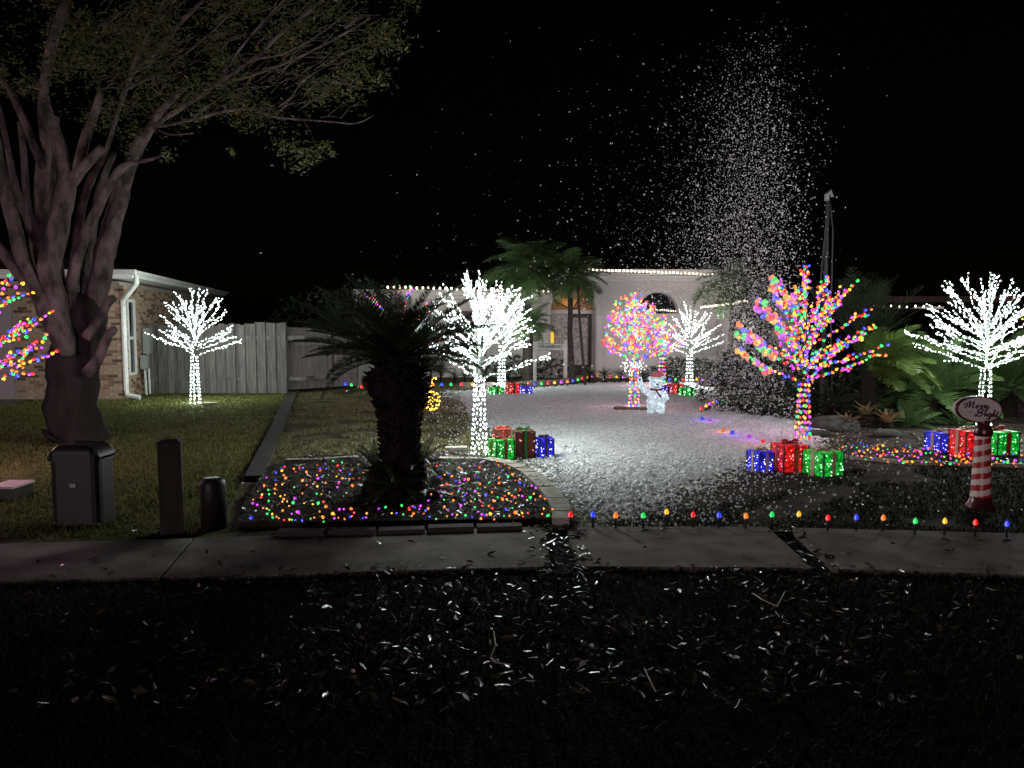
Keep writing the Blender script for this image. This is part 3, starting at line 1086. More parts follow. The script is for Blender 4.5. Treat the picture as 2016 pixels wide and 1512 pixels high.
LB = [(492, 1022), (488, 985), (520, 945), (560, 915), (650, 910), (712, 908), (716, 935), (690, 960), (640, 975), (640, 990), (700, 1000), (700, 1022), (600, 1032)]
RB = [(835, 912), (850, 905), (985, 912), (1040, 940), (1075, 975), (1095, 1005), (1080, 1022), (990, 1022), (830, 1020), (770, 1022), (700, 1022), (710, 1005), (800, 998), (850, 975), (870, 950), (840, 930)]
net_lights('coloured string lights over the left half of the flower bed', [G(x, y, .08)[:2] for x, y in scatter_px(LB, 115, 4)], .06, .0102, .45)
net_lights('coloured string lights over the flower bed right of the sago palm', [G(x, y, .08)[:2] for x, y in scatter_px(RB, 150, 5)], .06, .0102, .45)
net_lights('coloured string lights on the right garden bed below the blue and red gifts', [G(x, y, .05)[:2] for x, y in scatter_px([(1640, 880), (1700, 876), (1850, 888), (2030, 900), (2030, 920), (1900, 917), (1780, 912), (1690, 903)], 150, 6, 6)], .04, .012, .42)
edging('thin pale curb along the front of the right garden bed', [G(1560, 890), G(1640, 900), G(1700, 907), G(1800, 915), G(1900, 920), G(2060, 922)], .6, .05, .06)
edging('pale curved curb before the house entry behind the distant gifts', [G(905, 763), G(1000, 764), G(1060, 759), G(1110, 755), G(1145, 747), G(1180, 741)], .55, .14, .12)
edging('low curb round the shrub bed right of the bear', [G(1378, 815), G(1400, 801), G(1440, 793), G(1500, 790), G(1540, 792)], .5, .06, .08)

# ================================================================== big tree at left
ty = 10.7
tb = G(147, 868)
root = thing('shade_tree', 'large spreading tree with many pale limbs rising behind the utility pedestals', 'tree', tb)


def limb(path, name='limb', n=12, jit=.06, y0=10.7, dy=0.0):
    pts, rad = [], []
    m = len(path)
    # smooth the path
    P = [D(p[0], p[1], y0 + dy * i / max(1, m - 1)) for i, p in enumerate(path)]
    Rr = [p[2] / F * y0 * (.84 if name == 'limb' and n > 7 else 1) for p in path]
    out, rr = [], []
    for i in range(m - 1):
        p0, p1, p2, p3 = P[max(i - 1, 0)], P[i], P[i + 1], P[min(i + 2, m - 1)]
        st = max(2, int((p2 - p1).length / .10)) if n > 7 else 3
        for s in range(st):
            t = s / st
            q = .5 * ((2 * p1) + (p2 - p0) * t + (2 * p0 - 5 * p1 + 4 * p2 - p3) * t * t + (3 * p1 - p0 - 3 * p2 + p3) * t ** 3)
            w = noise.noise(q * 2.2) * .3 * Rr[i]
            out.append(q + Vector((w, w * .6, 0)))
            rr.append((Rr[i] * (1 - t) + Rr[i + 1] * t) * (1 + .12 * noise.noise(q * 3.1)))
    out.append(P[-1])
    rr.append(Rr[-1])
    return MB().tube(out, rr, n, 0, jit=jit).build(name, M['bark_shaded' if name == 'trunk' else 'bark'], root, smooth=True)


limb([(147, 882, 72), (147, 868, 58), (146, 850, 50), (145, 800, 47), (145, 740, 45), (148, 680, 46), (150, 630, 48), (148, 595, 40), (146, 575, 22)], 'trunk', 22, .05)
limb([(140, 700, 10), (126, 670, 22), (106, 580, 25), (100, 510, 24), (110, 440, 24), (124, 390, 22), (134, 355, 20), (128, 320, 15), (112, 270, 14), (92, 225, 15), (86, 180, 10), (96, 112, 11), (112, 54, 10), (128, 0, 10), (140, -60, 8)], y0=10.3)
limb([(136, 365, 15), (160, 332, 13), (182, 310, 11), (203, 290, 9)], y0=10.3)
limb([(148, 350, 11), (160, 300, 12), (172, 262, 11), (184, 232, 9), (200, 180, 7)], y0=10.35)
limb([(92, 560, 18), (80, 480, 16), (82, 400, 15), (86, 320, 15), (86, 240, 14), (84, 210, 12)], y0=10.55)
limb([(128, 700, 8), (112, 660, 18), (72, 570, 17), (46, 510, 17), (26, 440, 16), (8, 370, 14), (-8, 290, 12), (-25, 200, 10)], y0=10.2)
limb([(110, 650, 20), (70, 585, 13), (30, 530, 12), (-10, 475, 11), (-60, 430, 10)], y0=10.5)
limb([(84, 330, 9), (66, 285, 9), (42, 228, 9), (20, 178, 8), (-6, 150, 7), (-40, 110, 6)], y0=10.4)
limb([(70, 520, 8), (52, 380, 7), (46, 300, 7), (38, 240, 5)], y0=11.2)
limb([(85, 520, 12), (40, 400, 8), (20, 320, 7), (5, 250, 6), (-5, 200, 5)], y0=11.3)
limb([(158, 740, 12), (168, 690, 24), (182, 640, 27), (197, 560, 25), (206, 510, 23), (220, 440, 21), (238, 370, 18), (258, 320, 15), (285, 270, 10), (320, 215, 8), (370, 165, 6)], y0=10.8)
limb([(146, 690, 10), (138, 620, 17), (140, 560, 13), (160, 490, 11), (190, 415, 11), (222, 355, 10), (240, 330, 9), (262, 321, 5), (300, 313, 3.5), (325, 302, 2.5)], y0=10.5)
limb([(142, 600, 16), (147, 520, 11), (155, 440, 11), (166, 385, 10), (184, 340, 8), (205, 300, 7), (235, 210, 5), (252, 165, 4.5), (270, 135, 4.5), (312, 98, 4), (348, 54, 4), (400, 0, 3)], y0=10.6)
limb([(120, 600, 14), (112, 500, 9), (102, 400, 8), (106, 300, 7), (112, 230, 6)], y0=11.1)
limb([(165, 640, 22), (172, 540, 13), (180, 470, 10), (195, 380, 8), (225, 300, 6)], y0=11.2)
limb([(150, 640, 16), (158, 560, 9), (154, 500, 7)], y0=10.9)
limb([(256, 150, 4), (268, 116, 4), (303, 45, 3.5), (325, 0, 3), (345, -50, 3)], n=6)
# lopped stubs with rounded ends
for p in ([(172, 665, 12), (192, 636, 9), (207, 606, 8), (216, 592, 9), (224, 588, 7), (228, 587, 3)], [(170, 735, 12), (190, 712, 11), (205, 682, 9), (214, 660, 8), (224, 650, 8), (230, 649, 3)]):
    limb(p, 'stub', 10, .08, 10.45)
for p in ([(258, 290, 6), (300, 250, 5), (375, 201, 5), (442, 154, 4), (500, 116, 3.5), (560, 60, 3), (620, 15, 2)],
          [(430, 165, 3.5), (473, 154, 4), (536, 134, 3), (590, 112, 2.5), (660, 76, 2), (730, 35, 1.5)],
          [(300, 250, 4), (380, 235, 3.5), (442, 219, 3.5), (500, 214, 3.2), (540, 230, 2.5), (647, 239, 1.8), (700, 243, 1.4), (738, 226, 1)],
          [(549, 210, 1.8), (575, 190, 1.8), (594, 165, 1.4), (640, 160, 1)],
          [(598, 237, 1.6), (612, 262, 1.4), (625, 290, 1.2), (647, 303, 1)],
          [(400, 190, 2.5), (430, 160, 2), (470, 100, 2), (520, 40, 1.6), (560, 0, 1.2)],
          [(250, 175, 3), (300, 150, 2.5), (360, 110, 2), (420, 60, 1.8), (470, 10, 1.5)],
          [(500, 116, 2), (560, 105, 1.8), (640, 60, 1.5), (700, 10, 1.2)],
          [(590, 112, 1.6), (660, 110, 1.4), (740, 80, 1.2), (790, 95, .9)],
          [(536, 134, 1.6), (600, 150, 1.4), (680, 165, 1.2), (740, 180, .9)],
          [(380, 235, 2), (420, 200, 1.6), (470, 175, 1.4), (530, 170, 1)],
          [(300, 250, 2), (335, 265, 1.6), (380, 262, 1.2)]):
    limb(p, 'branch', 6, 0, 10.2, random.uniform(-1.2, .4))
# fine twigs
tw = MB()
CAN = [(-60, -60), (840, -60), (828, 10), (800, 90), (770, 150), (735, 190), (720, 232), (640, 245), (655, 290), (630, 325), (590, 335), (560, 310), (525, 270), (470, 262), (425, 232), (395, 262), (350, 290), (300, 310), (255, 322), (215, 270), (60, 200), (-60, 180)]
for _ in range(300):
    x, y = random.uniform(180, 690), random.uniform(-30, 235)
    if not inpoly(np.array([x]), np.array([y]), CAN)[0]:
        continue
    yy = random.uniform(9.2, 12.2)
    a = D(x, y, yy)
    d = Vector((.75, random.uniform(-.4, .4), random.uniform(-.1, .75))).normalized()
    L = random.uniform(.2, .55)
    tw.tube([a, a + d * L * .5 + Vector((0, 0, .02)), a + d * L + Vector((0, 0, random.uniform(-.06, .04)))], [.006, .0045, .002], 4)
tw.build('twigs', M['bark'], root, kind='stuff')
# leaves
n = 60000
x = rng.uniform(-60, 840, n)
y = rng.uniform(-60, 340, n)
ok = inpoly(x, y, CAN)
x, y = x[ok], y[ok]
dns = fbm(x / 100, y / 100, 1.6, 31)
edge = poly_dist(x, y, CAN)
ok = rng.uniform(size=len(x)) < np.clip(.36 + .5 * dns, .03, 1) * np.clip(edge / 60 + .25, .1, 1)
x, y = x[ok], y[ok]
yy = rng.uniform(8.8, 12.8, len(x))
P = np.array([D(a, b, c) for a, b, c in zip(x, y, yy)])
print('canopy leaves', len(P))
lo = P - np.array(tb)
n = len(lo)
o = leaf_stuff('leaves', lo, .030, [M['leaf'], M['leaf_yellow']], parent=root, flat=False)
# hanging sprays at the lower fringe
P2 = []
for cx, cy, r in ((455, 296, 8), (590, 325, 22), (600, 300, 22), (560, 285, 25), (640, 290, 15), (690, 170, 30), (745, 160, 25), (790, 90, 20), (330, 305, 14), (655, 302, 6)):
    for _ in range(int(r * 2.2)):
        P2.append(D(cx + random.gauss(0, r * .7), cy + random.gauss(0, r * .6), random.uniform(9.2, 10.2)))
leaf_stuff('leaves', np.array(P2) - np.array(tb), .034, [M['leaf'], M['leaf_yellow']], parent=root, flat=False)

# ================================================================== pedestals and post by the sidewalk


def rounded_box(name, c, w, d, h, m, parent, rt=.12, arch=0.0, k=7, seg=6, z0=0):
    """box with rounded vertical corners and a domed top"""
    mb = MB()

    def ring(z, s, dz=0.0):
        out = []
        rr = min(w, d) * .22
        for cx, cy, a0 in ((w / 2 - rr, -d / 2 + rr, -PI / 2), (w / 2 - rr, d / 2 - rr, 0), (-w / 2 + rr, d / 2 - rr, PI / 2), (-w / 2 + rr, -d / 2 + rr, PI)):
            for i in range(4):
                a = a0 + PI / 2 * i / 3
                x = (cx + rr * math.cos(a)) * s
                y = (cy + rr * math.sin(a)) * s
                zz = z + arch * (1 - (2 * x / w) ** 2) * dz
                out.append((c[0] + x, c[1] + y, zz))
        return out
    rings = [ring(z0, 1.0), ring((z0 + h) * .5, 1.0), ring(h - rt, 1.0, 1)]
    for i in range(1, seg + 1):
        t = i / seg * PI / 2
        rings.append(ring(h - rt + rt * math.sin(t), 1 - .22 * (1 - math.cos(t)) if i < seg else .74, 1))
    n = len(rings[0])
    for r in rings:
        mb.v += r
    for i in range(len(rings) - 1):
        for j in range(n):
            A, B = i * n + j, i * n + (j + 1) % n
            mb.f.append((A, B, B + n, A + n))
            mb.m.append(0)
    mb.f.append(tuple((len(rings) - 1) * n + j for j in range(n)))
    mb.m.append(0)
    return mb.build(name, m, parent, smooth=False)


b = G(148, 1038)
t = thing('utility_pedestal', 'wide dark utility pedestal with a domed lid on the near lawn', 'utility box', (b.x, b.y, 0))
hh = D(148, 905, b.y).z
c = (b.x, b.y + .14, 0)
rounded_box('cabinet', c, .40, .28, hh, M['pedestal'], t, rt=.02)
rounded_box('lid', (c[0], c[1], 0), .435, .315, hh + .05, M['pedestal'], t, rt=.05, arch=.085, z0=hh - .012)
MB().box((c[0], c[1], .01), (.38, .27, .05)).build('base', M['pedestal'], t)
MB().box((c[0], c[1] - .146, hh * .62), (.05, .012, .03)).build('latch', M['metal_grey'], t)
b = G(332, 1056)
t = thing('wooden_post', 'tall square timber post with sloped top between two utility pedestals', 'post', (b.x, b.y, 0))
h = D(332, 872, b.y).z
Rp = Matrix.Rotation(.35, 3, 'Z')
mb = MB().box((b.x, b.y + .07, h / 2 - .05), (.165, .165, h + .1), R=Rp)
mb.build('shaft', M['post_wood'], t)
MB().box((b.x, b.y + .07, h + .012), (.169, .169, .026), R=Rp, taper=.6).build('cap', M['post_wood'], t)
b = G(412, 1046)
t = thing('utility_pedestal', 'small round topped utility pedestal right of the wooden post', 'utility box', (b.x, b.y, 0))
h = D(412, 946, b.y).z
MB().tube([(b.x, b.y + .1, -.02), (b.x, b.y + .1, h - .05), (b.x, b.y + .1, h - .02), (b.x, b.y + .1, h)], [.098, .098, .092, .07], 16).build('housing', M['pedestal'], t, smooth=True)
MB().tube([(b.x, b.y + .1, h * .70), (b.x, b.y + .1, h * .73)], [.102, .102], 16).build('band', M['pedestal'], t)
b = G(-5, 990)
t = thing('utility_box', 'low flat topped utility box cut off by the left edge', 'utility box', (b.x, b.y, 0))
MB().box((b.x, b.y + .2, .06), (.22, .3, .12)).build('housing', M['pedestal'], t)
MB().box((b.x, b.y + .2, .13), (.245, .33, .02)).build('lid', mat('pale_lid', (.5, .38, .36), .6), t)

# ================================================================== left brick house
C0 = Vector((-8.66, 16.9, 0))          # near right corner
C1 = Vector((-10.35, 26.5, 0))          # back end of the side wall
hz = 2.62
house = thing('brick_house', 'single storey brick house with white eaves and downspout beyond the big tree', 'house', C0)
sd = (C1 - C0).normalized()
sn = Vector((sd.y, -sd.x, 0))          # outward to the right
MB().poly([(-14.5, 16.9, 0), (C0.x, C0.y, 0), (C0.x, C0.y, hz), (-14.5, 16.9, hz)]).poly([tuple(C0), tuple(C1), (C1.x, C1.y, hz), (C0.x, C0.y, hz)]).poly([tuple(C1), (-14.5, 26.5, 0), (-14.5, 26.5, hz), (C1.x, C1.y, hz)]).build('wall', M['mortar'], house)
brk = [MB().box((0, 0, 0), (.19, .03, .058)).mesh('brick_%d' % i, M[k]) for i, k in enumerate(('brick', 'brick_pale', 'brick_dark', 'brick_pale'))]
bstuff = {k: MB() for k in range(4)}
nparts = 0
win_a, win_b = .45, .92    # distance along the side wall (m) of the narrow window


def lay(base, d, nrm, length, z1, skip, singles):
    global nparts
    ang = math.atan2(d.y, d.x)
    rowi = 0
    z = .05
    R = Matrix.Rotation(ang, 3, 'Z')
    while z < z1:
        u = -.1 if rowi % 2 else 0
        while u < length - .05:
            ub = max(u, 0)
            ue = min(u + .19, length)
            c = (ub + ue) / 2
            if not skip(c, z) and ue - ub > .06:
                p = base + d * c + nrm * .006 + Vector((0, 0, z))
                mi = random.choice((0, 0, 1, 1, 1, 1, 2, 3, 3))
                if nparts < 300 and singles(c, z):
                    link('brick', brk[mi], house, p - C0, rot=(0, 0, ang), scale=((ue - ub) / .19, 1, 1))
                    nparts += 1
                else:
                    bstuff[mi].box(p, (ue - ub, .03, .058), R=R)
            u += .2
        z += .068
        rowi += 1


lay(Vector((-9.85, 16.9, 0)), Vector((1, 0, 0)), Vector((0, -1, 0)), 1.3, 2.55, lambda c, z: False, lambda c, z: True)
lay(C0 + sd * .02, sd, sn, 4.5, 2.5, lambda c, z: (win_a < c < win_b and .5 < z < 2.2), lambda c, z: c < .9)
lay(Vector((-14.4, 16.9, 0)), Vector((1, 0, 0)), Vector((0, -1, 0)), 4.55, 2.55, lambda c, z: c < 3.4 and z < 2.15, lambda c, z: False)
for i, k in enumerate(('brick', 'brick_pale', 'brick_dark', 'brick_pale')):
    bstuff[i].build('brickwork', M[k], house, kind='stuff')
# garage door in the front wall
gd = MB()
MB().box((-12.7, 16.93, 1.08), (3.3, .05, 2.14)).build('garage_door', mat('garage_paint', (.32, .27, .29), .7), house)
for i in range(4):
    for j in range(6):
        MB().box((-14.05 + j * .55, 16.895, .3 + i * .53), (.48, .03, .44)).build('panel', MATS['garage_paint'], house)
# window on the side wall
Rw = Matrix.Rotation(math.atan2(sd.y, sd.x), 3, 'Z')
wc = C0 + sd * ((win_a + win_b) / 2) + sn * .01
wf = MB()
ww = win_b - win_a
for s in (-1, 1):
    wf.box(wc + sd * (s * ww / 2) + Vector((0, 0, 1.38)), (.05, .07, 1.72), R=Rw)
for z in (.54, 1.36, 2.22):
    wf.box(wc + Vector((0, 0, z)), (ww - .06, .065, .06), R=Rw)
w_o = wf.build('window', M['white_paint'], house)
for z in (.95, 1.79):
    MB().box(wc - sn * .015 + Vector((0, 0, z)), (ww - .04, .02, .76), R=Rw).build('pane', M['glass_dark'], w_o)
# eave: soffit, fascia, gutter
ov = .42
e0 = C0 + sn * ov + sd * -.45
e1 = C1 + sn * ov
f0 = Vector((-14.8, C0.y - .45, 0))


def bar(name, p, q, w, h, z, m, parent, up=0):
    p, q = Vector(p), Vector(q)
    d = q - p
    c = (p + q) / 2
    return MB().box((c.x, c.y, z), (d.length, w, h), rz=math.atan2(d.y, d.x)).build(name, m, parent)


bar('fascia', e0, e1, .03, .12, hz + .12, M['white_paint'], house)
bar('gutter', e0 + sn * .07, e1 + sn * .07, .08, .07, hz + .17, M['white_paint'], house)
bar('fascia', f0, e0, .03, .17, hz + .12, M['white_paint'], house)
bar('gutter', f0 - Vector((0, .07, 0)), e0 + sn * .1 - Vector((0, .07, 0)), .10, .10, hz + .17, M['white_paint'], house)
MB().poly([(e0.x, e0.y, hz + .05), (e1.x, e1.y, hz + .05), (C1.x - .3, C1.y, hz + .05), (C0.x - .3, C0.y, hz + .05)]).poly([(f0.x, f0.y, hz + .049), (e0.x, e0.y, hz + .049), (C0.x, C0.y + .3, hz + .049), (f0.x, C0.y + .3, hz + .049)]).build('soffit', M['white_paint'], house)
rp = Vector((-13.5, 21, 4.0))
mb = MB()
mb.poly([(e0.x, e0.y, hz + .22), (e1.x, e1.y, hz + .22), (-14.4, 25, 3.7), (-13.2, 20.5, 3.7)])
mb.poly([(f0.x - 3, f0.y, hz + .22), (e0.x, e0.y, hz + .22), (-13.2, 20.5, 3.7), (-17, 20.5, 3.7)])
mb.build('roof', M['roof_tile'], house)
# downspout with two bends
dp = C0 + sn * .12 + sd * -.22
ds = [e0 + sn * .05 + sd * .1 + Vector((0, 0, hz + .12)), e0 + sn * .05 + sd * .1 + Vector((0, 0, hz - .05)), C0 + sn * .07 + sd * .0 + Vector((0, 0, hz - .42)), C0 + sn * .07 + Vector((0, 0, hz - .6)), C0 + sn * .07 + Vector((0, 0, .22)), C0 + sn * .1 + sd * -.02 + Vector((0, 0, .1)), C0 + sn * .38 + sd * -.1 + Vector((0, 0, .05))]
MB().tube(ds, .055, 8).build('downspout', M['white_paint'], house)
# quoin of white trim on the corner
# meter boxes on the side wall
for u, z, w, h, lab in ((1.5, 1.28, .26, .62, 'tall grey electric meter cabinet on the brick wall beside the fence'), (1.22, .78, .2, .34, 'small grey box low on the brick wall by the meter cabinet')):
    p = C0 + sd * u + sn * .13
    t = thing('meter_box', lab, 'meter box', (p.x, p.y, z))
    MB().box((p.x, p.y, z), (w, .14, h), R=Rw).build('housing', M['metal_grey'], t)
    MB().box((p.x, p.y, z), (w * .86, .17, h * .82), R=Rw).build('door', M['metal_grey'], t)
    MB().tube([(p.x, p.y, z - h / 2), (p.x + .03, p.y - .02, .0)], .025, 6).build('conduit', M['white_paint'], t)

# ================================================================== fence and gate
FY = 18.6
fence = thing('wooden_fence', 'tall grey board on board wooden fence beside the brick house', 'fence', (-7, FY, 0))
x = (290 - 1008) / F * FY
x1 = (556 - 1008) / F * FY
i = 0
ztop = 1.66
while x < x1 - .02:
    w = random.uniform(.13, .15)
    back = i % 2
    h = ztop + random.uniform(-.025, .025) + (.02 if x > -7.2 else 0)
    if x > x1 - .9:
        h += .03
    yy = FY + (.05 if back else -.0) + random.uniform(-.004, .004)
    mb = MB()
    mb.box((x + w / 2, yy, h / 2), (w, .018, h), rz=random.uniform(-.02, .02))
    mb.build('picket', M['fence_wood'], fence)
    x += w * (.86 if back == 0 else .92)
    i += 1
for z in (.35, 1.35):
    MB().box(((G(300, 770).x / G(300, 770).y * FY + x1) / 2, FY + .027, z), (4.3, .025, .09)).build('rail', M['fence_wood'], fence)
MB().box((x1 + .05, FY - .01, ztop / 2 + .03), (.11, .11, ztop + .06)).build('post', M['fence_wood'], fence)
# gate: many narrow upright slats, top falling away to the right
gate = thing('slatted_gate', 'dark gate of narrow upright slats curving down to the right of the fence', 'gate', (-5, FY, 0))
nsl = 66
for i in range(nsl):
    t = i / (nsl - 1)
    px = 562 + t * (704 - 562)
    yy = FY + .05 + t * 1.6
    X = (px - 1008) / F * yy
    topy = np.interp(px, [560, 600, 640, 670, 704], [645, 646, 651, 659, 670])
    h = D(px, topy, yy).z
    w = 142 / F * yy / nsl * .78
    if abs(t - .66) < .008:
        continue
    MB().box((X, yy, h / 2 + .04), (w, .02, h - .06)).build('slat', M['gate_wood'], gate)
for z in (.35, 1.2):
    a, b = Vector(((574 - 1008) / F * (FY + .07), FY + .07, z)), Vector(((704 - 1008) / F * (FY + 1.68), FY + 1.68, z))
    bar('rail', a + Vector((.1, .10, 0)), b + Vector((0, .06, 0)), .03, .08, z, M['gate_wood'], gate)
MB().box((D(607, 740, FY + .5).x, FY + .42, D(607, 742, FY + .5).z), (.35, .05, .04), rz=.3).build('latch', M['black'], gate)
MB().box(((706 - 1008) / F * 20.3, 20.3, .75), (.12, .12, 1.5)).build('post', M['gate_wood'], gate)

# ================================================================== main house
HY = 24.5
hx = lambda px, Y=HY: (px - 1008) / F * Y
hzz = lambda py, Y=HY: D(1008, py, Y).z
mh = thing('stucco_house', 'low pale stucco house with arched entry and lights along its eaves', 'house', (0, HY, 0))


def arch_wall(name, x0, x1, z0, z1, y, openings, m, parent, depth=.35, seg=18):
    """front wall with arched holes (cx, half width, z bottom, z spring)"""
    mb = MB()
    xs = x0
    for cx, hw, zb, zs in sorted(openings):
        mb.poly([(xs, y, z0), (cx - hw, y, z0), (cx - hw, y, z1), (xs, y, z1)])
        if zb > z0:
            mb.poly([(cx - hw, y, z0), (cx + hw, y, z0), (cx + hw, y, zb), (cx - hw, y, zb)])
        arc = [(cx - hw * math.cos(PI * i / seg), zs + hw * math.sin(PI * i / seg)) for i in range(seg + 1)]
        for (ax, az), (bx, bz) in zip(arc, arc[1:]):
            mb.poly([(ax, y, az), (bx, y, bz), (bx, y, z1), (ax, y, z1)])
            mb.poly([(ax, y, az), (ax, y + depth, az), (bx, y + depth, bz), (bx, y, bz)])
        for sx in (-1, 1):
            mb.poly([(cx + sx * hw, y, zb), (cx + sx * hw, y + depth, zb), (cx + sx * hw, y + depth, zs), (cx + sx * hw, y, zs)])
        mb.poly([(cx - hw, y, zb), (cx + hw, y, zb), (cx + hw, y + depth, zb), (cx - hw, y + depth, zb)])
        xs = cx + hw
    mb.poly([(xs, y, z0), (x1, y, z0), (x1, y, z1), (xs, y, z1)])
    return mb.build(name, m, parent)


def arch_trim(name, cx, r, zs, y, t, m, parent, z_leg=None, d=.05):
    mb = MB()
    pts = [(cx - r * math.cos(PI * i / 20), y, zs + r * math.sin(PI * i / 20)) for i in range(21)]
    if z_leg is not None:
        pts = [(cx - r, y, z_leg)] + pts + [(cx + r, y, z_leg)]
    mb.tube(pts, t, 5)
    return mb.build(name, m, parent)


zl = hzz(571)          # left wing eave
wl0, wl1 = hx(700), hx(1068)
winx = hx(925)
MB().poly([(wl0, HY, 0), (wl1, HY, 0), (wl1, HY, zl), (wl0, HY, zl)]).poly([(wl0, HY, 0), (wl0, HY + 8, 0), (wl0, HY + 8, zl), (wl0, HY, zl)]).build('wall', M['stucco'], mh)
for k_, (d_, zz, hh_) in enumerate(((.10, .05, .10), (.18, .15, .09), (.26, .24, .08))):
    MB().box(((wl0 + wl1) / 2, HY - d_ / 2 - .002, zl - .27 + zz), (wl1 - wl0 + .1, d_, hh_)).build('cornice', M['trim'], mh)
MB().box(((wl0 + wl1) / 2, HY - .012, .55), (wl1 - wl0, .03, .05)).build('moulding', M['trim'], mh)
# windows of the left wing
for px0, px1 in ((778, 842), (880, 955)):
    xa, xb = hx(px0), hx(px1)
    za, zb = .75, 2.1
    fr = MB()
    for xx in (xa, xb):
        fr.box((xx, HY - .03, (za + zb) / 2), (.07, .08, zb - za + .14))
    for z in (za, zb, (za + zb) / 2):
        fr.box(((xa + xb) / 2, HY - .028, z), (xb - xa - .07, .07, .06))
    w_o = fr.build('window', mat('brown_frame', (.12, .07, .04), .6), mh)
    MB().box(((xa + xb) / 2, HY - .01, (za + zb) / 2), (xb - xa - .06, .012, zb - za)).build('pane', M['glass_dark'], w_o)
# low bit of eave between wing and entry
MB().poly([(wl0 - .3, HY - .35, zl + .03), (wl1 + .3, HY - .35, zl + .03), (wl1 + .3, HY + 5, zl + 1.0), (wl0 + 3, HY + 5, zl + 1.0)]).build('roof', M['roof_tile'], mh)
rt = MB()
xx = wl0 - .25
while xx < wl1:
    rt.tube([(xx, HY - .37, zl + .045), (xx, HY + 3.0, zl + .64)], .055, 6)
    xx += .2
rt.build('roof_tile', M['roof_tile'], mh, kind='stuff')
# entry block
ze = hzz(533)
EY = HY - .35
ex0, ex1 = hx(1064, EY), hx(1412, EY)
zs_w = hzz(616, EY)
arches = [(hx(1128, EY), 44 / F * EY, 0, hzz(612, EY)), (hx(1295, EY), 40 / F * EY, zs_w - .02, zs_w)]
arch_wall('wall', ex0, ex1, 0, ze, EY, arches, M['stucco'], mh, .5)
MB().poly([(ex0, EY, 0), (ex0, HY + 5, 0), (ex0, HY + 5, ze), (ex0, EY, ze)]).poly([(ex1, EY, 0), (ex1, HY + 5, 0), (ex1, HY + 5, ze), (ex1, EY, ze)]).build('wall', M['stucco'], mh)
for d_, zz, hh_ in ((.08, -.30, .07), (.14, -.22, .07), (.22, -.14, .07), (.30, -.05, .09)):
    MB().box(((ex0 + ex1) / 2, EY - d_ / 2 - .002, ze + zz), (ex1 - ex0 + .1 + d_, d_, hh_)).build('cornice', M['trim'], mh)
for cx, r0, leg in ((arches[0][0], 48, 0), (arches[1][0], 46, None)):
    zsx = hzz(612, EY) if leg == 0 else zs_w
    arch_trim('arch_moulding', cx, r0 / F * EY, zsx, EY - .01, .03, M['trim'], mh, 0 if leg == 0 else None)
    arch_trim('arch_moulding', cx, (r0 + 9) / F * EY, zsx, EY - .008, .022, M['trim'], mh, None)
    arch_trim('arch_moulding', cx, (r0 + 14) / F * EY, zsx, EY - .006, .016, M['trim'], mh, None)
# blind arch on the right of the entry block
arch_trim('arch_moulding', hx(1385, EY), 32 / F * EY, zs_w - .05, EY - .008, .022, M['trim'], mh, 0)
MB().box((arches[1][0], EY - .03, zs_w - .06), (1.75, .07, .06)).build('ledge', M['trim'], mh)
for px in (1180, 1243, 1346):
    MB().box((hx(px, EY), EY - .025, (zs_w - .1) / 2), (.16, .055, zs_w - .1)).build('pilaster', M['trim'], mh)
w_o = MB().box((arches[1][0], EY + .44, zs_w + .33), (1.5, .03, .8)).build('window', M['glass_dark'], mh)
# entry: back wall of the porch with door, side light, fan light
by = EY + .48
cx, hw = arches[0][0], arches[0][1]
zsp = arches[0][3]
MB().poly([(cx - hw - .3, by + .06, 0), (cx + hw + .3, by + .06, 0), (cx + hw + .3, by + .06, ze - .3), (cx - hw - .3, by + .06, ze - .3)]).build('porch_wall', M['stucco'], mh)
fl = MB()
nseg = 6
for i in range(nseg):
    a0, a1 = PI - PI * i / nseg, PI - PI * (i + 1) / nseg
    r = hw - .06
    mid = (a0 + a1) / 2
    q = [(cx, by - .02, zsp + .03)] + [(cx + r * math.cos(a), by - .02, zsp + .03 + r * math.sin(a)) for a in (a0, mid, a1)]
    MB().poly(q).build('fanlight_pane', M['amber_glass'] if i in (1, 2, 3) else M['amber_dim'], mh)
mu = MB()
for i in (1, 3, 4, 5):
    a = PI - PI * i / nseg
    mu.tube([(cx, by - .03, zsp + .03), (cx + (hw - .06) * math.cos(a), by - .03, zsp + .03 + (hw - .06) * math.sin(a))], .02, 4)
mu.build('glazing_bar', mat('bar_brown', (.10, .06, .03), .6), mh)
MB().box((cx, by - .03, zsp - .02), (hw * 2, .08, .12)).build('transom', M['trim'], mh)
dr = MB()
dz = zsp - .09
x0d, x1d = hx(1120, by), hx(1163, by)
dr.box((x0d + .05, by, dz / 2), (.10, .07, dz))
dr.box((x1d - .05, by, dz / 2), (.10, .07, dz))
dr.box(((x0d + x1d) / 2, by, dz - .06), (x1d - x0d - .2, .07, .12))
dr.box(((x0d + x1d) / 2, by, .2), (x1d - x0d - .2, .07, .4))
d_o = dr.build('door', M['dark_door'], mh)
MB().box(((x0d + x1d) / 2, by + .02, dz / 2 + .1), (x1d - x0d - .18, .015, dz - .4)).build('pane', M['lit_room'], d_o)
MB().box((x0d + .07, by - .06, .95), (.03, .04, .14)).build('handle', M['metal_grey'], d_o)
xs0, xs1 = hx(1086, by), hx(1118, by)
MB().box(((xs0 + xs1) / 2, by - .01, dz / 2), (xs1 - xs0, .02, dz)).build('sidelight', M['lit_room'], mh)
lamp = MB().box((hx(1082, by - .3), by - .3, hzz(665, by)), (.26, .12, .40)).build('wall_lantern', M['yellow_lamp'])
ORG['wall_lantern'] = (0, 0, 0)
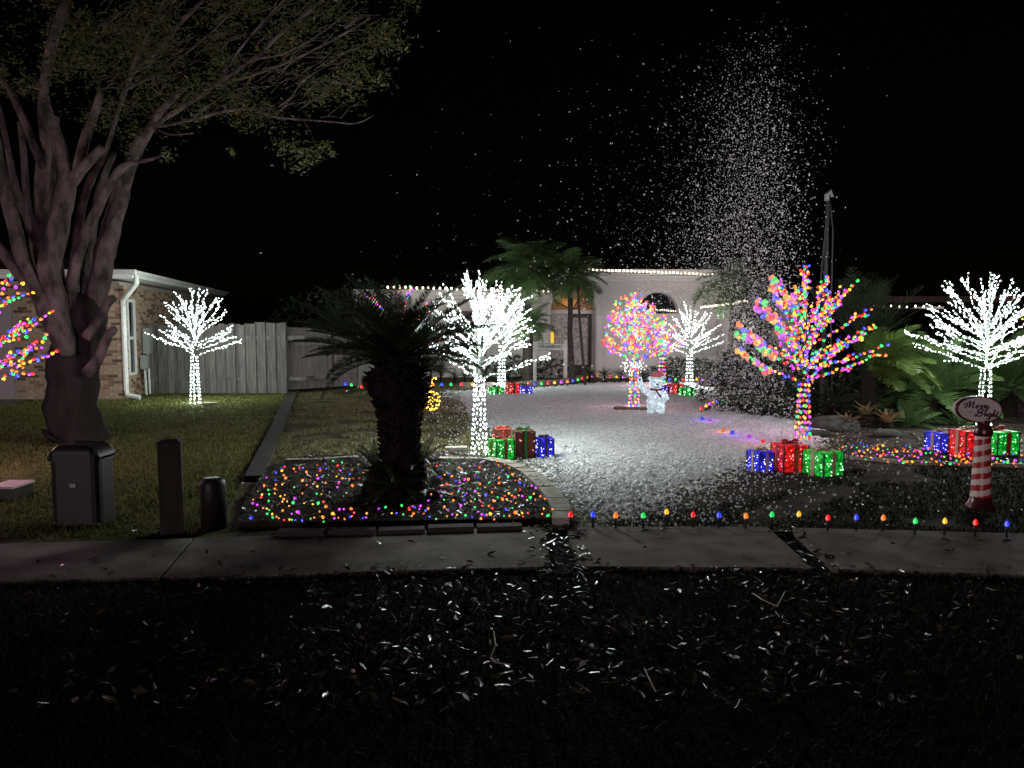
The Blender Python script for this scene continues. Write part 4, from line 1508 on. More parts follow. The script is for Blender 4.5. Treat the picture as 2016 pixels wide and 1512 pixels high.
lamp.data.transform(Matrix.Translation((-hx(1082, by - .3), -by + .3, -hzz(665, by))))
lamp.location = (hx(1082, by - .3), by - .3, hzz(665, by))
tag(lamp, 'yellow glowing lantern left of the glass entry door', 'lantern')
# flat roof behind the parapet
MB().poly([(ex0, EY + .01, ze - .02), (ex1, EY + .01, ze - .02), (ex1, HY + 5, ze - .02), (ex0, HY + 5, ze - .02)]).build('roof', M['roof_tile'], mh)
# right wing coming forward
zw = 2.30
w0 = Vector((hx(1408, 24.2), 24.2, 0))
w1 = Vector((hx(1496, 18.6), 18.6, 0))
wr = Vector((6.9, 18.4, 0))
wf_ = Vector((11.8, 18.0, 0))
MB().poly([tuple(w0), tuple(w1), (w1.x, w1.y, zw), (w0.x, w0.y, zw)]).poly([tuple(w1), tuple(wr), (wr.x, wr.y, zw), (w1.x, w1.y, zw)]).build('wall', M['stucco'], mh)
for dd, zz in ((.06, -.22), (.12, -.12), (.2, -.03)):
    bar('cornice', w0 + Vector((-dd / 2, 0, 0)), w1 + Vector((-dd / 2, -.1, 0)), dd, .08, zw + zz, M['trim'], mh)
    bar('cornice', w1 + Vector((0, -dd / 2, 0)), wr + Vector((0, -dd / 2, 0)), dd, .08, zw + zz, M['trim'], mh)
pm_ = (w0 + w1) / 2
dW = (w1 - w0).normalized()
bar('moulding', w0 + dW * 1.2 + Vector((-.02, 0, 0)), w0 + dW * 3.4 + Vector((-.02, 0, 0)), .03, .04, 1.85, M['trim'], mh)
bar('moulding', w0 + dW * 1.2 + Vector((-.02, 0, 0)), w0 + dW * 3.4 + Vector((-.02, 0, 0)), .03, .04, .45, M['trim'], mh)
MB().poly([(w0.x - .2, w0.y, zw + .03), (w1.x - .2, w1.y - .3, zw + .03), (wr.x, wr.y - .3, zw + .03), (wr.x, 26, zw + 1.0), (w0.x + 1.5, 26, zw + 1.0)]).build('roof', M['roof_tile'], mh)
# brightly lit soffit corner of the garage seen between the fronds
bar('fascia', wr, wf_, .06, .14, zw - .03, M['roof_tile'], mh)
MB().box((D(1828, 606, 17.9).x, 17.9, 2.06), (.55, .3, .05)).build('soffit', M['white_paint'], mh)


def roof_lights(label, p, q, n, m, r, sag=0.0):
    p, q = Vector(p), Vector(q)
    t = thing('string_lights', label, 'string lights', p)
    ORG[t.name] = (0, 0, 0)
    b = MB().ball((0, 0, 0), (r, r, r * 1.25), 6)
    me = b.mesh('eave_bulb', m, smooth=True)
    mb = MB().tube([(0, 0, -.05), tuple((q - p) + Vector((0, 0, -.05)))], .008, 4)
    mb.build('cord', M['wire_white'], t)
    for i in range(n):
        u = i / (n - 1)
        v = (q - p) * u
        link('bulb', me, t, v + Vector((random.uniform(-.01, .01), 0, random.uniform(-.012, .012))))
    return t


roof_lights('warm white string lights along the eave of the left wing', D(764, 565, HY - .45), D(1092, 574, HY - .45), 30, M['roof_led'], .033)
roof_lights('warm white string lights along the parapet of the entry block', D(1160, 531, EY - .32), D(1402, 540, EY - .32), 33, M['roof_led'], .026)
roof_lights('warm string lights along the low eave of the right wing', D(1380, 605, 23.6), D(1476, 593, 18.9), 22, M['roof_led'], .026)
roof_lights('short row of lights on the garage eave beyond the fronds', D(1690, 602, 17.8), D(1850, 604, 17.8), 11, M['roof_led'], .022)
roof_lights('double loop of warm lights across the arched window', D(1282, 609, EY + .1), D(1330, 612, EY + .1), 12, M['roof_led'], .016)

# ================================================================== fronds and palms


def frond_mesh(name, L, leaf, npair, curl, m, w=.012, vee=.5, gap0=.12, seg=10, rach=.008, droop=0.0):
    mb = MB()
    pts = []
    ang = 0.0
    p = Vector((0, 0, 0))
    for i in range(seg + 1):
        pts.append(p.copy())
        ang = -curl * ((i + 1) / seg) ** 1.3
        p = p + Vector((math.cos(ang), 0, math.sin(ang))) * (L / seg)
    mb.tube(pts, [rach * (1 - .8 * i / seg) for i in range(seg + 1)], 4)
    for i in range(npair):
        t = gap0 + (1 - gap0) * (i + .5) / npair
        f = t * seg
        k = min(int(f), seg - 1)
        q = pts[k].lerp(pts[k + 1], f - k)
        d = (pts[k + 1] - pts[k]).normalized()
        up = Vector((-d.z, 0, d.x))
        ll = leaf * (math.sin(PI * min(1, .18 + t * .82)) ** .6) * random.uniform(.85, 1.1)
        for s in (-1, 1):
            dirl = (d * random.uniform(.55, .8) + Vector((0, s, 0)) * .9 + up * (vee + random.uniform(-.12, .12))).normalized()
            tip = q + dirl * ll + Vector((0, 0, -droop * ll))
            mid = q + dirl * ll * .55
            wv = d * w
            mb.poly([q - wv * .6, mid - wv, mid + wv, q + wv * .6])
            mb.poly([mid - wv, tip, mid + wv])
    return mb.mesh(name, m)


def crown(root, top, meshes, n, e0, e1, sc=(.85, 1.1), seed=0, name='frond', azr=(0, 2 * PI), roll=.4):
    rs = random.Random(seed)
    base = Vector(ORG[root.name])
    for i in range(n):
        az = azr[0] + (azr[1] - azr[0]) * ((i * .618034) % 1) + rs.uniform(-.15, .15)
        e = e0 + (e1 - e0) * ((i + .5) / n) + rs.uniform(-.12, .12)
        s = rs.uniform(*sc)
        R = Matrix.Rotation(az, 4, 'Z') @ Matrix.Rotation(-e, 4, 'Y') @ Matrix.Rotation(rs.uniform(-roll, roll), 4, 'X')
        link(name, rs.choice(meshes), root, Vector(top) - base, rot=R.to_euler(), scale=(s, s, s))


random.seed(21)
SG = [frond_mesh('sago_frond_%d' % i, 1.0, .155, 52, c, M['frond_dark'], .0075, .45, rach=.009) for i, c in enumerate((.5, .9, 1.25, .7))]
b = G(788, 985)
sago = thing('sago_palm', 'dark sago palm with shaggy trunk in the middle of the flower bed', 'palm', b)
tx, ty_ = b.x, b.y
prof = [(0, .19), (.2, .20), (.45, .185), (.7, .19), (.85, .22), (1.0, .265), (1.15, .285), (1.28, .23), (1.36, .12)]
prof = [(z, r * .92) for z, r in prof]
tk = MB().tube([(tx + .02 * math.sin(z * 3), ty_, z - .02) for z, r in prof], [r for z, r in prof], 12, jit=.05)
for i in range(620):
    z = random.uniform(.08, 1.3)
    r = float(np.interp(z, [p[0] for p in prof], [p[1] for p in prof]))
    a = random.uniform(0, 2 * PI)
    L = .06 if z < .85 else random.uniform(.07, .13)
    p = Vector((tx + r * .92 * math.cos(a), ty_ + r * .92 * math.sin(a), z))
    q = p + Vector((math.cos(a), math.sin(a), .6 if z < .9 else random.uniform(-.2, .8))) * L * .8
    tk.tube([p, q], [.02, .004], 4)
tk.build('trunk', M['trunk_dark'], sago)
crown(sago, (tx, ty_, 1.28), SG, 52, .15, 1.45, (.70, .92), 3)
# long low fronds reaching left and right as in the picture
for az, e, s in ((PI - .1, .62, 1.08), (PI + .25, .78, 1.05), (PI - .3, .92, 1.02), (0.12, .62, 1.0), (PI + .1, .45, 1.02), (-.1, .95, .95), (PI + .5, .6, .9), (PI + .05, 1.0, 1.05), (PI-.15, .3, .95), (.5, 1.1, 1.0), (2.6, 1.15, 1.1), (-.2, .45, .85)):
    R = Matrix.Rotation(az, 4, 'Z') @ Matrix.Rotation(-e, 4, 'Y')
    link('frond', SG[0], sago, Vector((tx, ty_, 1.26)) - Vector(b), rot=R.to_euler(), scale=(s, s, s))
for i, (dx, dy, zz, s, nn) in enumerate(((-.22, -.05, .28, .42, 16), (.18, .02, .32, .42, 16), (0, -.22, .16, .4, 16), (.3, -.1, .1, .36, 12), (-.05, .2, .4, .4, 12), (-.3, .1, .12, .36, 12))):
    p = (tx + dx, ty_ + dy, 0)
    t = thing('sago_pup', ['small dark sago offshoot at the left foot of the sago palm', 'small dark sago offshoot at the right foot of the sago palm', 'small sago offshoot in front of the sago palm trunk', 'outermost sago offshoot at the right of the palm foot', 'sago offshoot behind the foot of the palm trunk', 'outermost sago offshoot at the left of the palm foot'][i], 'plant', p, 'offshoots round the sago palm')
    MB().ball((p[0], p[1], zz * .6), (.08, .08, zz * .7), 8, 0, .1).build('stem', M['trunk_dark'], t)
    crown(t, (p[0], p[1], zz), SG, nn, -.1, 1.2, (s * .8, s), 30 + i)

# wide leaved cycads of the right garden
random.seed(5)
CY = [frond_mesh('cycad_frond_%d' % i, 1.0, .27, 38, c, M['frond'], .012, .35, rach=.012) for i, c in enumerate((.35, .6, .2))]
PM = [frond_mesh('palm_frond_%d' % i, 1.0, .33, 44, c, M['frond'], .010, .1, rach=.010, droop=.35) for i, c in enumerate((1.2, 1.7, .9))]
PL = [frond_mesh('light_frond_%d' % i, 1.0, .30, 34, c, M['frond_light'], .014, .2, rach=.012, droop=.2) for i, c in enumerate((1.0, 1.4, .8))]
PD = [frond_mesh('dried_frond_%d' % i, 1.0, .22, 24, 2.0, M['dried_frond'], .014, .1, droop=.5) for i in range(2)]
b = G(1822, 842)


def cycad(px, pyc, Y, R, label, n, seed, ms=CY, e=(-.25, 1.3), sk=True, azr=(0, 2 * PI)):
    c = D(px, pyc, Y)
    t = thing('cycad', label, 'plant', (c.x, Y, 0), 'cycads of the right garden')
    MB().tube([(c.x, Y, -.02), (c.x, Y, c.z * .5), (c.x, Y, c.z)], [.16, .14, .12], 9, jit=.1).build('trunk', M['trunk_dark'], t)
    crown(t, (c.x, Y, c.z), ms, n, e[0], e[1], (R * .85, R * 1.1), seed, azr=azr)
    if sk:
        crown(t, (c.x, Y, c.z - .05), PD, 6, -1.2, -.7, (R * .4, R * .6), seed + 1, 'dried_frond')
    return t


cycad(1826, 768, 13.0, 1.15, 'large dark green cycad left of the white lit tree in the right garden', 38, 1)
cycad(1985, 760, 13.6, 1.15, 'large cycad right of the white lit tree behind the green gift', 34, 2)
cycad(1712, 730, 12.6, 1.1, 'bright green arching palm clump right of the large multicoloured tree', 30, 3, PL, (.1, 1.25), False, (-1.5, 1.2))
cycad(1790, 840, 12.2, .50, 'small low leafy cycad behind the right string lights', 18, 4, CY, (-.1, 1.2), False)
cycad(1890, 845, 12.4, .5, 'low cycad behind the blue gift in the right garden', 16, 5, CY, (-.1, 1.2), False)
cycad(1640, 800, 13.4, .6, 'low dark cycad behind the multicoloured tree trunk', 18, 6, SG, (-.1, 1.2), False)
cycad(1560, 790, 14.2, .62, 'dark cycad at the right edge of the foam covered shrub', 18, 7, SG, (-.1, 1.3), False)
# tall spiky fan behind
SPK = [frond_mesh('spiky_frond_%d' % i, 1.0, .30, 16, c, M['frond_dark'], .006, .1, gap0=.4, rach=.010) for i, c in enumerate((.15, .4))]
b3 = D(1700, 690, 15.5)
t = thing('spiky_palm', 'tall dim spiky palm behind the right garden reaching above the fronds', 'palm', (b3.x, 15.5, 0))
MB().tube([(b3.x, 15.5, 0), (b3.x, 15.5, b3.z)], [.14, .11], 8, jit=.1).build('trunk', M['trunk_dark'], t)
crown(t, (b3.x, 15.5, b3.z), SPK, 40, .75, 1.5, (1.2, 1.8), 8)
# bromeliads and stones
for i, (px, py, Y) in enumerate(((1668, 838, 11.8), (1705, 800, 12.4), (1748, 815, 12.0))):
    c = G(px, py + 20)
    c = D(px, py, Y)
    t = thing('bromeliad', ['brownish bromeliad low behind the green gift', 'pale brown bromeliad under the bright fronds', 'reddish bromeliad beside the small low cycad'][i], 'plant', (c.x, Y, 0), 'bromeliads of the right garden')
    zc = max(.05, c.z - .15)
    MB().ball((c.x, Y, zc * .5), (.1, .1, zc * .55 + .03), 7).build('stem', M['trunk_dark'], t)
    for k in range(16):
        a = k * 2.4
        e = .3 + .9 * (k / 16)
        L = .34
        mb = MB()
        o_ = Vector((0, 0, 0))
        dv = Vector((math.cos(a) * math.cos(e), math.sin(a) * math.cos(e), math.sin(e)))
        sv = Vector((-math.sin(a), math.cos(a), 0))
        p1, p2 = dv * L * .5, dv * L + Vector((math.cos(a), math.sin(a), -.6)) * .08
        mb.poly([-sv * .02, p1 - sv * .035, p1 + sv * .035, sv * .02]).poly([p1 - sv * .035, p2, p1 + sv * .035])
        link('leaf', mb.mesh('bromeliad_leaf', M['dried_frond'] if i != 1 else mat('brom_pale', (.22, .17, .09), .6, translucent=.2)), t, (0, 0, zc))
for i, (px, py, s, lab) in enumerate(((1640, 836, .42, 'flat pale boulder behind the green gift box'), (1745, 850, .22, 'round boulder behind the right string lights'), (1612, 850, .2, 'small boulder at the foot of the multicoloured tree'))):
    c = G(px, py + 10)
    random.seed(i)
    bl = MB().ball((0, 0, 0), (s, s * .7, s * .38), 12, 0, .10).build('boulder', M['stone'], smooth=True)
    bl.location = (c.x, c.y, s * .16)
    tag(bl, lab, 'rock')

# palms before the house


def palm(px_base, py_base, path, Y, R, n, label, seed, ms=PM, tr=.07, e=(-.5, 1.25), cat='palm'):
    b = G(px_base, py_base)
    P = [Vector((b.x / b.y * Y, Y, 0))] + [D(x, y, Y) for x, y in path]
    t = thing('palm_tree', label, cat, P[0], 'palms in front of the house')
    out = []
    for p, q in zip(P, P[1:]):
        for k in range(6):
            out.append(p.lerp(q, k / 6))
    out.append(P[-1])
    MB().tube(out, [tr * (1 + .10 * (i % 2)) * (1.15 - .3 * i / len(out)) for i in range(len(out))], 8).build('trunk', M['palm_trunk'], t)
    crown(t, P[-1], ms, n, e[0], e[1], (R * .8, R * 1.1), seed)
    return t


palm(1128, 752, [(1122, 660), (1124, 540)], 21.3, 1.15, 24, 'slim palm before the entry door with drooping pale fronds', 1)
palm(1152, 752, [(1142, 640), (1136, 552)], 20.9, .9, 14, 'very thin leaning palm stem beside the entry door', 2, tr=.035)
palm(1034, 752, [(1038, 640), (1042, 530)], 21.6, 1.5, 34, 'tall bushy palm behind the white lit trees', 3, tr=.09)
palm(1040, 752, [(1042, 700), (1044, 640)], 21.0, .78, 30, 'short dense dark palm left of the yellow lantern', 4, tr=.09, e=(-.4, 1.4))
palm(1434, 752, [(1440, 640), (1442, 556)], 20.5, 1.25, 20, 'palm beside the low wing showing through the falling foam', 5)
palm(640, 790, [(650, 700), (655, 640)], 21.5, 1.2, 22, 'dim palm behind the slatted gate', 7, ms=SG)
# small plants along the house wall
random.seed(9)
CD = [frond_mesh('strap_frond_%d' % i, 1.0, .22, 10, .5, M['frond_dark'], .03, .6) for i in range(2)]
for i, (px, py, s, lab) in enumerate(((848, 758, .75, 'dark cordyline with broad leaves by the sago palm'), (868, 758, .7, 'dark cordyline against the white wall'), (895, 757, .35, 'small dark plant at the foot of the left wing'), (915, 757, .35, 'second small plant at the foot of the left wing'), (1190, 745, .4, 'reddish shrub at the foot of the entry block'), (1222, 745, .4, 'low reddish shrub under the arched window'), (1160, 750, .5, 'grassy clump with pale blades by the entry curb'), (1265, 748, .4, 'low shrub under the arched window beside the small lit tree'))):
    b = G(px, py)
    b = Vector((b.x / b.y * 22.3, 22.3, 0))
    t = thing('garden_plant', lab, 'plant', b, 'small plants along the house')
    ms = CD if i != 6 else PM
    MB().tube([b, b + Vector((0, 0, s * .5))], .03, 5).build('stem', M['trunk_dark'], t)
    crown(t, b + Vector((0, 0, s * .45)), ms, 16, -.1, 1.3, (s * .6, s * .8), 40 + i, 'leaf_spray')


# ---- shrubs with foam
def shrub(label, blobs, nleaf, size, foamn, seed, mleaf='frond_dark', name='shrub'):
    r = np.random.default_rng(seed)
    c0 = blobs[0][0]
    t = thing(name, label, 'shrub', (c0[0], c0[1], 0))
    P, Fm = [], []
    for (c, rad) in blobs:
        k = int(nleaf * rad[0] * rad[2])
        v = r.normal(size=(k, 3))
        v /= np.linalg.norm(v, axis=1, keepdims=True)
        q = v * (r.uniform(.45, 1.05, (k, 1)) ** .5) * np.array(rad) + np.array(c)
        P.append(q)
        kk = int(foamn * rad[0] * rad[2])
        v = r.normal(size=(kk, 3))
        v /= np.linalg.norm(v, axis=1, keepdims=True)
        Fm.append(v * r.uniform(.8, 1.08, (kk, 1)) * np.array(rad) + np.array(c))
    P = np.concatenate(P)
    P = P[P[:, 2] > .02] - np.array((c0[0], c0[1], 0))
    leaf_stuff('foliage', P, size, M[mleaf], parent=t, flat=False)
    st = MB()
    for (c, rad) in blobs:
        for j in range(4):
            st.tube([(c0[0] + random.uniform(-.1, .1), c0[1], 0), ((c0[0] + c[0]) / 2 + random.uniform(-.1, .1), c[1], c[2] * .6), (c[0] + random.uniform(-.5, .5) * rad[0], c[1] + random.uniform(-.5, .5) * rad[1], c[2] + rad[2] * .5)], [.03, .02, .008], 5)
    st.build('stem', M['trunk_dark'], t)
    if foamn:
        Q = np.concatenate(Fm)
        Q = Q[Q[:, 2] > .02] - np.array((c0[0], c0[1], 0))
        a, b, c = frames(r.normal(size=(len(Q), 3)))
        S = r.uniform(.006, .021, (len(Q), 1)) * r.uniform(.5, 1.5, (len(Q), 3))
        link('foam_bits', instance_mesh('foam_bits', OCT_V, OCT_F, Q, a, b, c, S, M['flake']), t, kind='stuff')
    return t


def B(px, py, Y, rx, rz, ry=.6):
    c = D(px, py, Y)
    return ((c.x, c.y, max(c.z, rz * .5)), (rx, ry, rz))


shrub('tall dark shrub speckled with foam under the falling flakes', [B(1495, 730, 15.5, .62, .7), B(1480, 640, 15.5, .42, .55), B(1450, 740, 15.6, .42, .6), B(1545, 750, 15.2, .45, .6), B(1500, 600, 15.6, .32, .4)], 5200, .05, 3800, 1)
shrub('low wide shrub dusted with foam right of the slender white tree', [B(1420, 775, 16.2, .55, .42), B(1468, 800, 14.2, .6, .28), B(1530, 812, 13.6, .4, .25)], 4200, .045, 4600, 2)
shrub('dark hedge speckled with foam behind the bear', [B(1335, 735, 22.3, .6, .5, .3), B(1385, 740, 22.0, .7, .5, .3), B(1300, 745, 22.5, .5, .35, .3)], 2600, .06, 1500, 3)
shrub('low dark planting at the back of the right garden', [B(1900, 800, 14.6, 1.2, .6), B(1760, 820, 13.8, .8, .4), B(1660, 790, 14.8, .8, .6), B(1600, 760, 15.6, .8, .8)], 1500, .06, 0, 4)
shrub('dark shrub left of the entry under the palms', [B(1000, 730, 23.3, .9, .55, .3), B(1080, 732, 23.3, .7, .45, .3)], 1400, .06, 100, 5)
shrub('dark bushes rising beyond the slatted gate', [B(640, 620, 23, 1.6, .8), B(720, 610, 24, 1.2, 1.0), B(580, 640, 24, 1.0, .6)], 600, .08, 0, 6)

# ================================================================== falling foam flakes
n = 15500
zz = rng.uniform(size=n)
# height above ground 0.3 .. 6.9 m, denser low
Z = .3 + 6.6 * np.where(rng.uniform(size=n) < .84, rng.beta(1.6, 2.4, n), rng.uniform(size=n))
Y = rng.normal(14.6, 1.1, n)
edge_px = np.interp(Z, [0, 1.6, 2.6, 3.6, 4.6, 5.6, 6.6, 7], [1530, 1540, 1545, 1550, 1545, 1525, 1505, 1490])
wid = np.interp(Z, [0, 1.6, 2.6, 3.6, 4.6, 5.6, 7], [34, 42, 52, 52, 44, 36, 26])
off = rng.gamma(2.1, wid, n)
off = np.where(rng.uniform(size=n) < .08, off * 2.3, off)
pxs = edge_px - off + rng.normal(0, 8, n)
X = (pxs - 1008) / F * 14.6 + rng.normal(0, .03, n)
keep = (Y > 11.6)
P = np.c_[X, Y, Z][keep]
# stray flakes drifting over the whole yard
m2 = 520
P2 = np.c_[rng.uniform(-3, 7, m2), rng.uniform(9, 20, m2), rng.uniform(.3, 6.0, m2)]
P2 = P2[rng.uniform(size=m2) < np.clip((P2[:, 0] + 4) / 9, .08, 1) * (P2[:, 0] < 4.8)]
P = np.r_[P, P2]
a_, b_, c_ = frames(rng.normal(size=(len(P), 3)))
S = np.clip(rng.lognormal(-4.95, .42, (len(P), 1)), .0035, .020) * rng.uniform(.5, 1.2, (len(P), 3)) * np.array([[1, 1, 1.7]])
fl = link('falling_foam', instance_mesh('falling_foam', OCT_V, OCT_F, P, a_, b_, c_, S, M['flake']), kind='stuff')
tag(fl, 'white foam flakes drifting down in a tall plume over the yard', 'foam flakes')
# mast with the foam nozzle
mx = D(1630, 390, 14.2)
t = thing('foam_mast', 'tall thin dark mast with hoses and a nozzle on top behind the multicoloured tree', 'mast', (mx.x, 14.2, 0))
MB().tube([(mx.x - .0, 14.2, 0), (mx.x, 14.2, mx.z)], [.05, .035], 8).build('pole', mat('mast_grey', (.035, .035, .035), .6), t)
MB().tube([(mx.x + .02, 14.15, mx.z - .1), (mx.x + .09, 14.15, mx.z - .6), (mx.x + .10, 14.15, mx.z - 2.2), (mx.x + .16, 14.1, .1)], .014, 5).build('hose', MATS['mast_grey'], t)
MB().tube([(mx.x - .02, 14.15, mx.z - .1), (mx.x - .10, 14.15, mx.z - 1.4), (mx.x - .26, 14.1, .1)], .014, 5).build('hose', MATS['mast_grey'], t)
MB().tube([(mx.x - .02, 14.2, mx.z - .05), (mx.x - .02, 14.2, mx.z + .05), (mx.x + .04, 14.2, mx.z + .12), (mx.x + .08, 14.2, mx.z + .02)], [.045, .05, .04, .03], 8).build('nozzle', M['metal_grey'], t)

# ================================================================== bear figure
bb = G(1291, 819)
Yb = bb.y
s = 86 / F * Yb          # total height
bear = thing('bear_figure', 'glowing white bear figure in a Santa hat waving one paw on the foam snow', 'bear figure', bb)
ORG[bear.name] = (0, 0, 0)
bear.rotation_euler = (0, 0, -.05)


def L(x, y, z):
    return Vector((x * s, y * s, z * s))


mb = MB()
mb.ball(L(0, 0, .40), (.205 * s, .17 * s, .24 * s), 16)
mb.ball(L(0, 0, .30), (.205 * s, .18 * s, .17 * s), 16)
mb.ball(L(0, -.02, .755), (.165 * s, .15 * s, .15 * s), 16)
mb.ball(L(0, -.13, .725), (.085 * s, .08 * s, .07 * s), 12)
for sx in (-1, 1):
    mb.ball(L(.125 * sx, 0, .12), (.078 * s, .09 * s, .15 * s), 12)
    mb.ball(L(.13 * sx, -.05, .035), (.082 * s, .12 * s, .04 * s), 12)
    mb.ball(L(.145 * sx, 0, .875), (.052 * s, .03 * s, .052 * s), 10)
mb.tube([L(-.15, -.02, .52), L(-.28, -.04, .58), L(-.345, -.05, .70), L(-.375, -.05, .82)], [.075 * s, .068 * s, .06 * s, .055 * s], 12)
mb.ball(L(-.38, -.05, .85), (.062 * s, .05 * s, .075 * s), 12)
mb.tube([L(.16, -.02, .53), L(.21, -.09, .42), L(.14, -.17, .36)], [.07 * s, .065 * s, .06 * s], 12)
mb.ball(L(.12, -.18, .355), (.06 * s, .05 * s, .06 * s), 12)
mb.ball(L(.2, .1, .22), .05 * s, 10)
body = mb.build('body', mat('bear_glow', (.75, .82, .85), .45, .5, (.5, .6, .66), 26, .012, 60, emit=.42, ecol=(.62, .86, 1.0)), bear)
bm_ = MATS['bear_glow']
n_, l_ = bm_.node_tree.nodes, bm_.node_tree.links
vz = n_.new('ShaderNodeTexVoronoi')
vz.inputs['Scale'].default_value = 17
tc_ = n_.new('ShaderNodeTexCoord')
l_.new(tc_.outputs['Object'], vz.inputs['Vector'])
mr_ = n_.new('ShaderNodeMapRange')
mr_.inputs[1].default_value = .0
mr_.inputs[2].default_value = .6
mr_.inputs[3].default_value = .75
mr_.inputs[4].default_value = .2
l_.new(vz.outputs['Distance'], mr_.inputs[0])
l_.new(mr_.outputs[0], n_['Principled BSDF'].inputs['Emission Strength'])
rm = body.modifiers.new('remesh', 'REMESH')
rm.mode = 'VOXEL'
rm.voxel_size = .014
rm.use_smooth_shade = True
sm = body.modifiers.new('smooth', 'SMOOTH')
sm.iterations = 4
dg = bpy.context.evaluated_depsgraph_get()
me2 = bpy.data.meshes.new_from_object(body.evaluated_get(dg))
body.modifiers.clear()
body.data = me2
MB().tube([L(-.0, -.02, .87), L(.03, .0, .94), L(.10, .02, .985), L(.17, .02, .93)], [.15 * s, .11 * s, .06 * s, .02 * s], 12).build('hat', mat('hat_red', (.45, .10, .12), .8, emit=.12, ecol=(.8, .25, .28)), bear, smooth=True)
MB().tube([L(math.cos(a) * .15, -.02 + math.sin(a) * .13, .875) for a in np.linspace(0, 2 * PI, 15)], .030 * s, 7, caps=False).build('hat_brim', MATS['bear_glow'], bear, smooth=True)
MB().ball(L(.19, .02, .90), .04 * s, 8).build('pompom', MATS['bear_glow'], bear, smooth=True)
MB().tube([L(math.cos(a) * .12, -.01 + math.sin(a) * .11, .615) for a in np.linspace(0, 2 * PI, 13)], .022 * s, 6, caps=False).tube([L(-.02, -.13, .60), L(.04, -.185, .52), L(.09, -.19, .44)], [.02 * s, .024 * s, .02 * s], 6).build('scarf', mat('scarf_red', (.16, .012, .02), .7), bear)
MB().ball(L(0, -.215, .74), (.028 * s, .018 * s, .02 * s), 8).build('nose', M['black'], bear, smooth=True)
MB().ball(L(-.385, -.105, .845), (.024 * s, .008 * s, .028 * s), 8).build('paw_pad', M['black'], bear)
for sx in (-1, 1):
    MB().ball(L(.06 * sx, -.168, .79), .014 * s, 8).build('eye', M['black'], bear)
MB().tube([L(-.055, -.195, .695), L(-.03, -.207, .676), L(0, -.212, .668), L(.03, -.207, .676), L(.055, -.195, .695)], .006 * s, 5).build('mouth', mat('mouth_dark', (.05, .05, .06), .5), bear)
P, Dr = [], []
vs = [v.co.copy() for v in body.data.vertices]
random.seed(3)
for v in random.sample(vs, 110):
    P.append(tuple(v + (v - L(0, 0, .45)).normalized() * .004))
    Dr.append((0, -1, 0))
white_bulbs('bulb_string', P, Dr, .006, .006, bear, glow('bear_led', (.8, .93, 1), 5), (0, 0, 0))

# ================================================================== gold wire ornament behind the sago
ob = G(850, 808)
sc_ = ob.y / F
orn = thing('wire_ornament', 'small round wire ornament with curled stem wrapped in warm yellow lights', 'ornament', ob)
P, Dr = [], []
cz = 19 * sc_
wire = MB()
for j in range(7):
    a = PI * j / 7
    ring = [Vector((ob.x + math.cos(a) * math.cos(t) * 17 * sc_, ob.y + math.sin(a) * math.cos(t) * 17 * sc_, cz + math.sin(t) * 18 * sc_)) for t in np.linspace(0, 2 * PI, 15)]
    wire.tube(ring, .004, 4, caps=False)
    for q in ring[::1]:
        if random.random() < .75:
            P.append(tuple(q + Vector((random.uniform(-.012, .012), -.005, random.uniform(-.012, .012)))))
            Dr.append((0, 0, 1))
stem = [Vector((ob.x + dx * sc_, ob.y, dz * sc_)) for dx, dz in ((0, 36), (-5, 44), (2, 52), (0, 60), (8, 66), (10, 60))]
wire.tube(stem, .005, 4)
for p_, q_ in zip(stem, stem[1:]):
    for t_ in (.2, .6):
        P.append(tuple(p_.lerp(q_, t_)))
        Dr.append((0, 0, 1))
wire.build('frame', M['wire_dark'], orn)
white_bulbs('bulb_string', P, Dr, .011, .013, orn, M['gold_led'], tuple(ob))

# timber trough round the foot of the foam covered tree, small boxes
c = G(1241, 812)
tag(MB().box((0, 0, .045), (.62, .16, .11), rz=.05).box((-.02, .22, .04), (.5, .12, .09), rz=-.2).build('timber_block', M['timber'], org=(0, 0, 0)), 'rough timber blocks holding the foot of the foam covered tree', 'timber')
bpy.data.objects['timber_block'].location = (c.x, c.y, 0)
c = G(898, 894)
sb = MB().box((0, 0, .045), (.27, .14, .10), rz=.04).build('stone_block', M['edging'])
sb.location = (c.x, c.y, 0)
tag(sb, 'single pale concrete block on the grass left of the tall white tree', 'block')
c = G(414, 797)
sb = MB().box((0, 0, .03), (.26, .16, .04), rz=.04).build('paving_stone', M['edging'])
sb.location = (c.x, c.y, 0)
tag(sb, 'flat paving stone at the foot of the lone white tree', 'block')
for px, lab in ((1262, 'white lit wreath cluster hanging low on the foam covered tree'),):
    P, Dr = [], []
    c = D(1248, 720, G(1248, 808).y)
    t = thing('light_cluster', lab, 'string lights', (c.x, c.y, c.z))
    for _ in range(70):
        P.append((c.x + random.gauss(0, .12), c.y + random.gauss(0, .1), c.z + random.gauss(0, .07)))
        Dr.append((0, 0, 1))
    MB().tube([(c.x + .15 * math.cos(a), c.y + .1 * math.sin(a), c.z + .03 * math.sin(3 * a)) for a in np.linspace(0, 2 * PI, 16)], .004, 4).build('cord', M['wire_white'], t)
    white_bulbs('bulb_string', P, Dr, .008, .01, t, glow('dim_white_led', (.95, .97, 1), 6), (c.x, c.y, c.z))


# ================================================================== signs
def text_mesh(txt, size, m, extr=.002):
    cu = bpy.data.curves.new('lettering', 'FONT')
    cu.body = txt
    cu.size = size
    cu.extrude = extr
    cu.align_x = 'CENTER'
    cu.align_y = 'CENTER'
    cu.resolution_u = 3
    o = bpy.data.objects.new('tmp_text', cu)
    COL.objects.link(o)
    me = bpy.data.meshes.new_from_object(o.evaluated_get(bpy.context.evaluated_depsgraph_get()))
    bpy.data.objects.remove(o)
    me.materials.clear()
    me.materials.append(m)
    return me


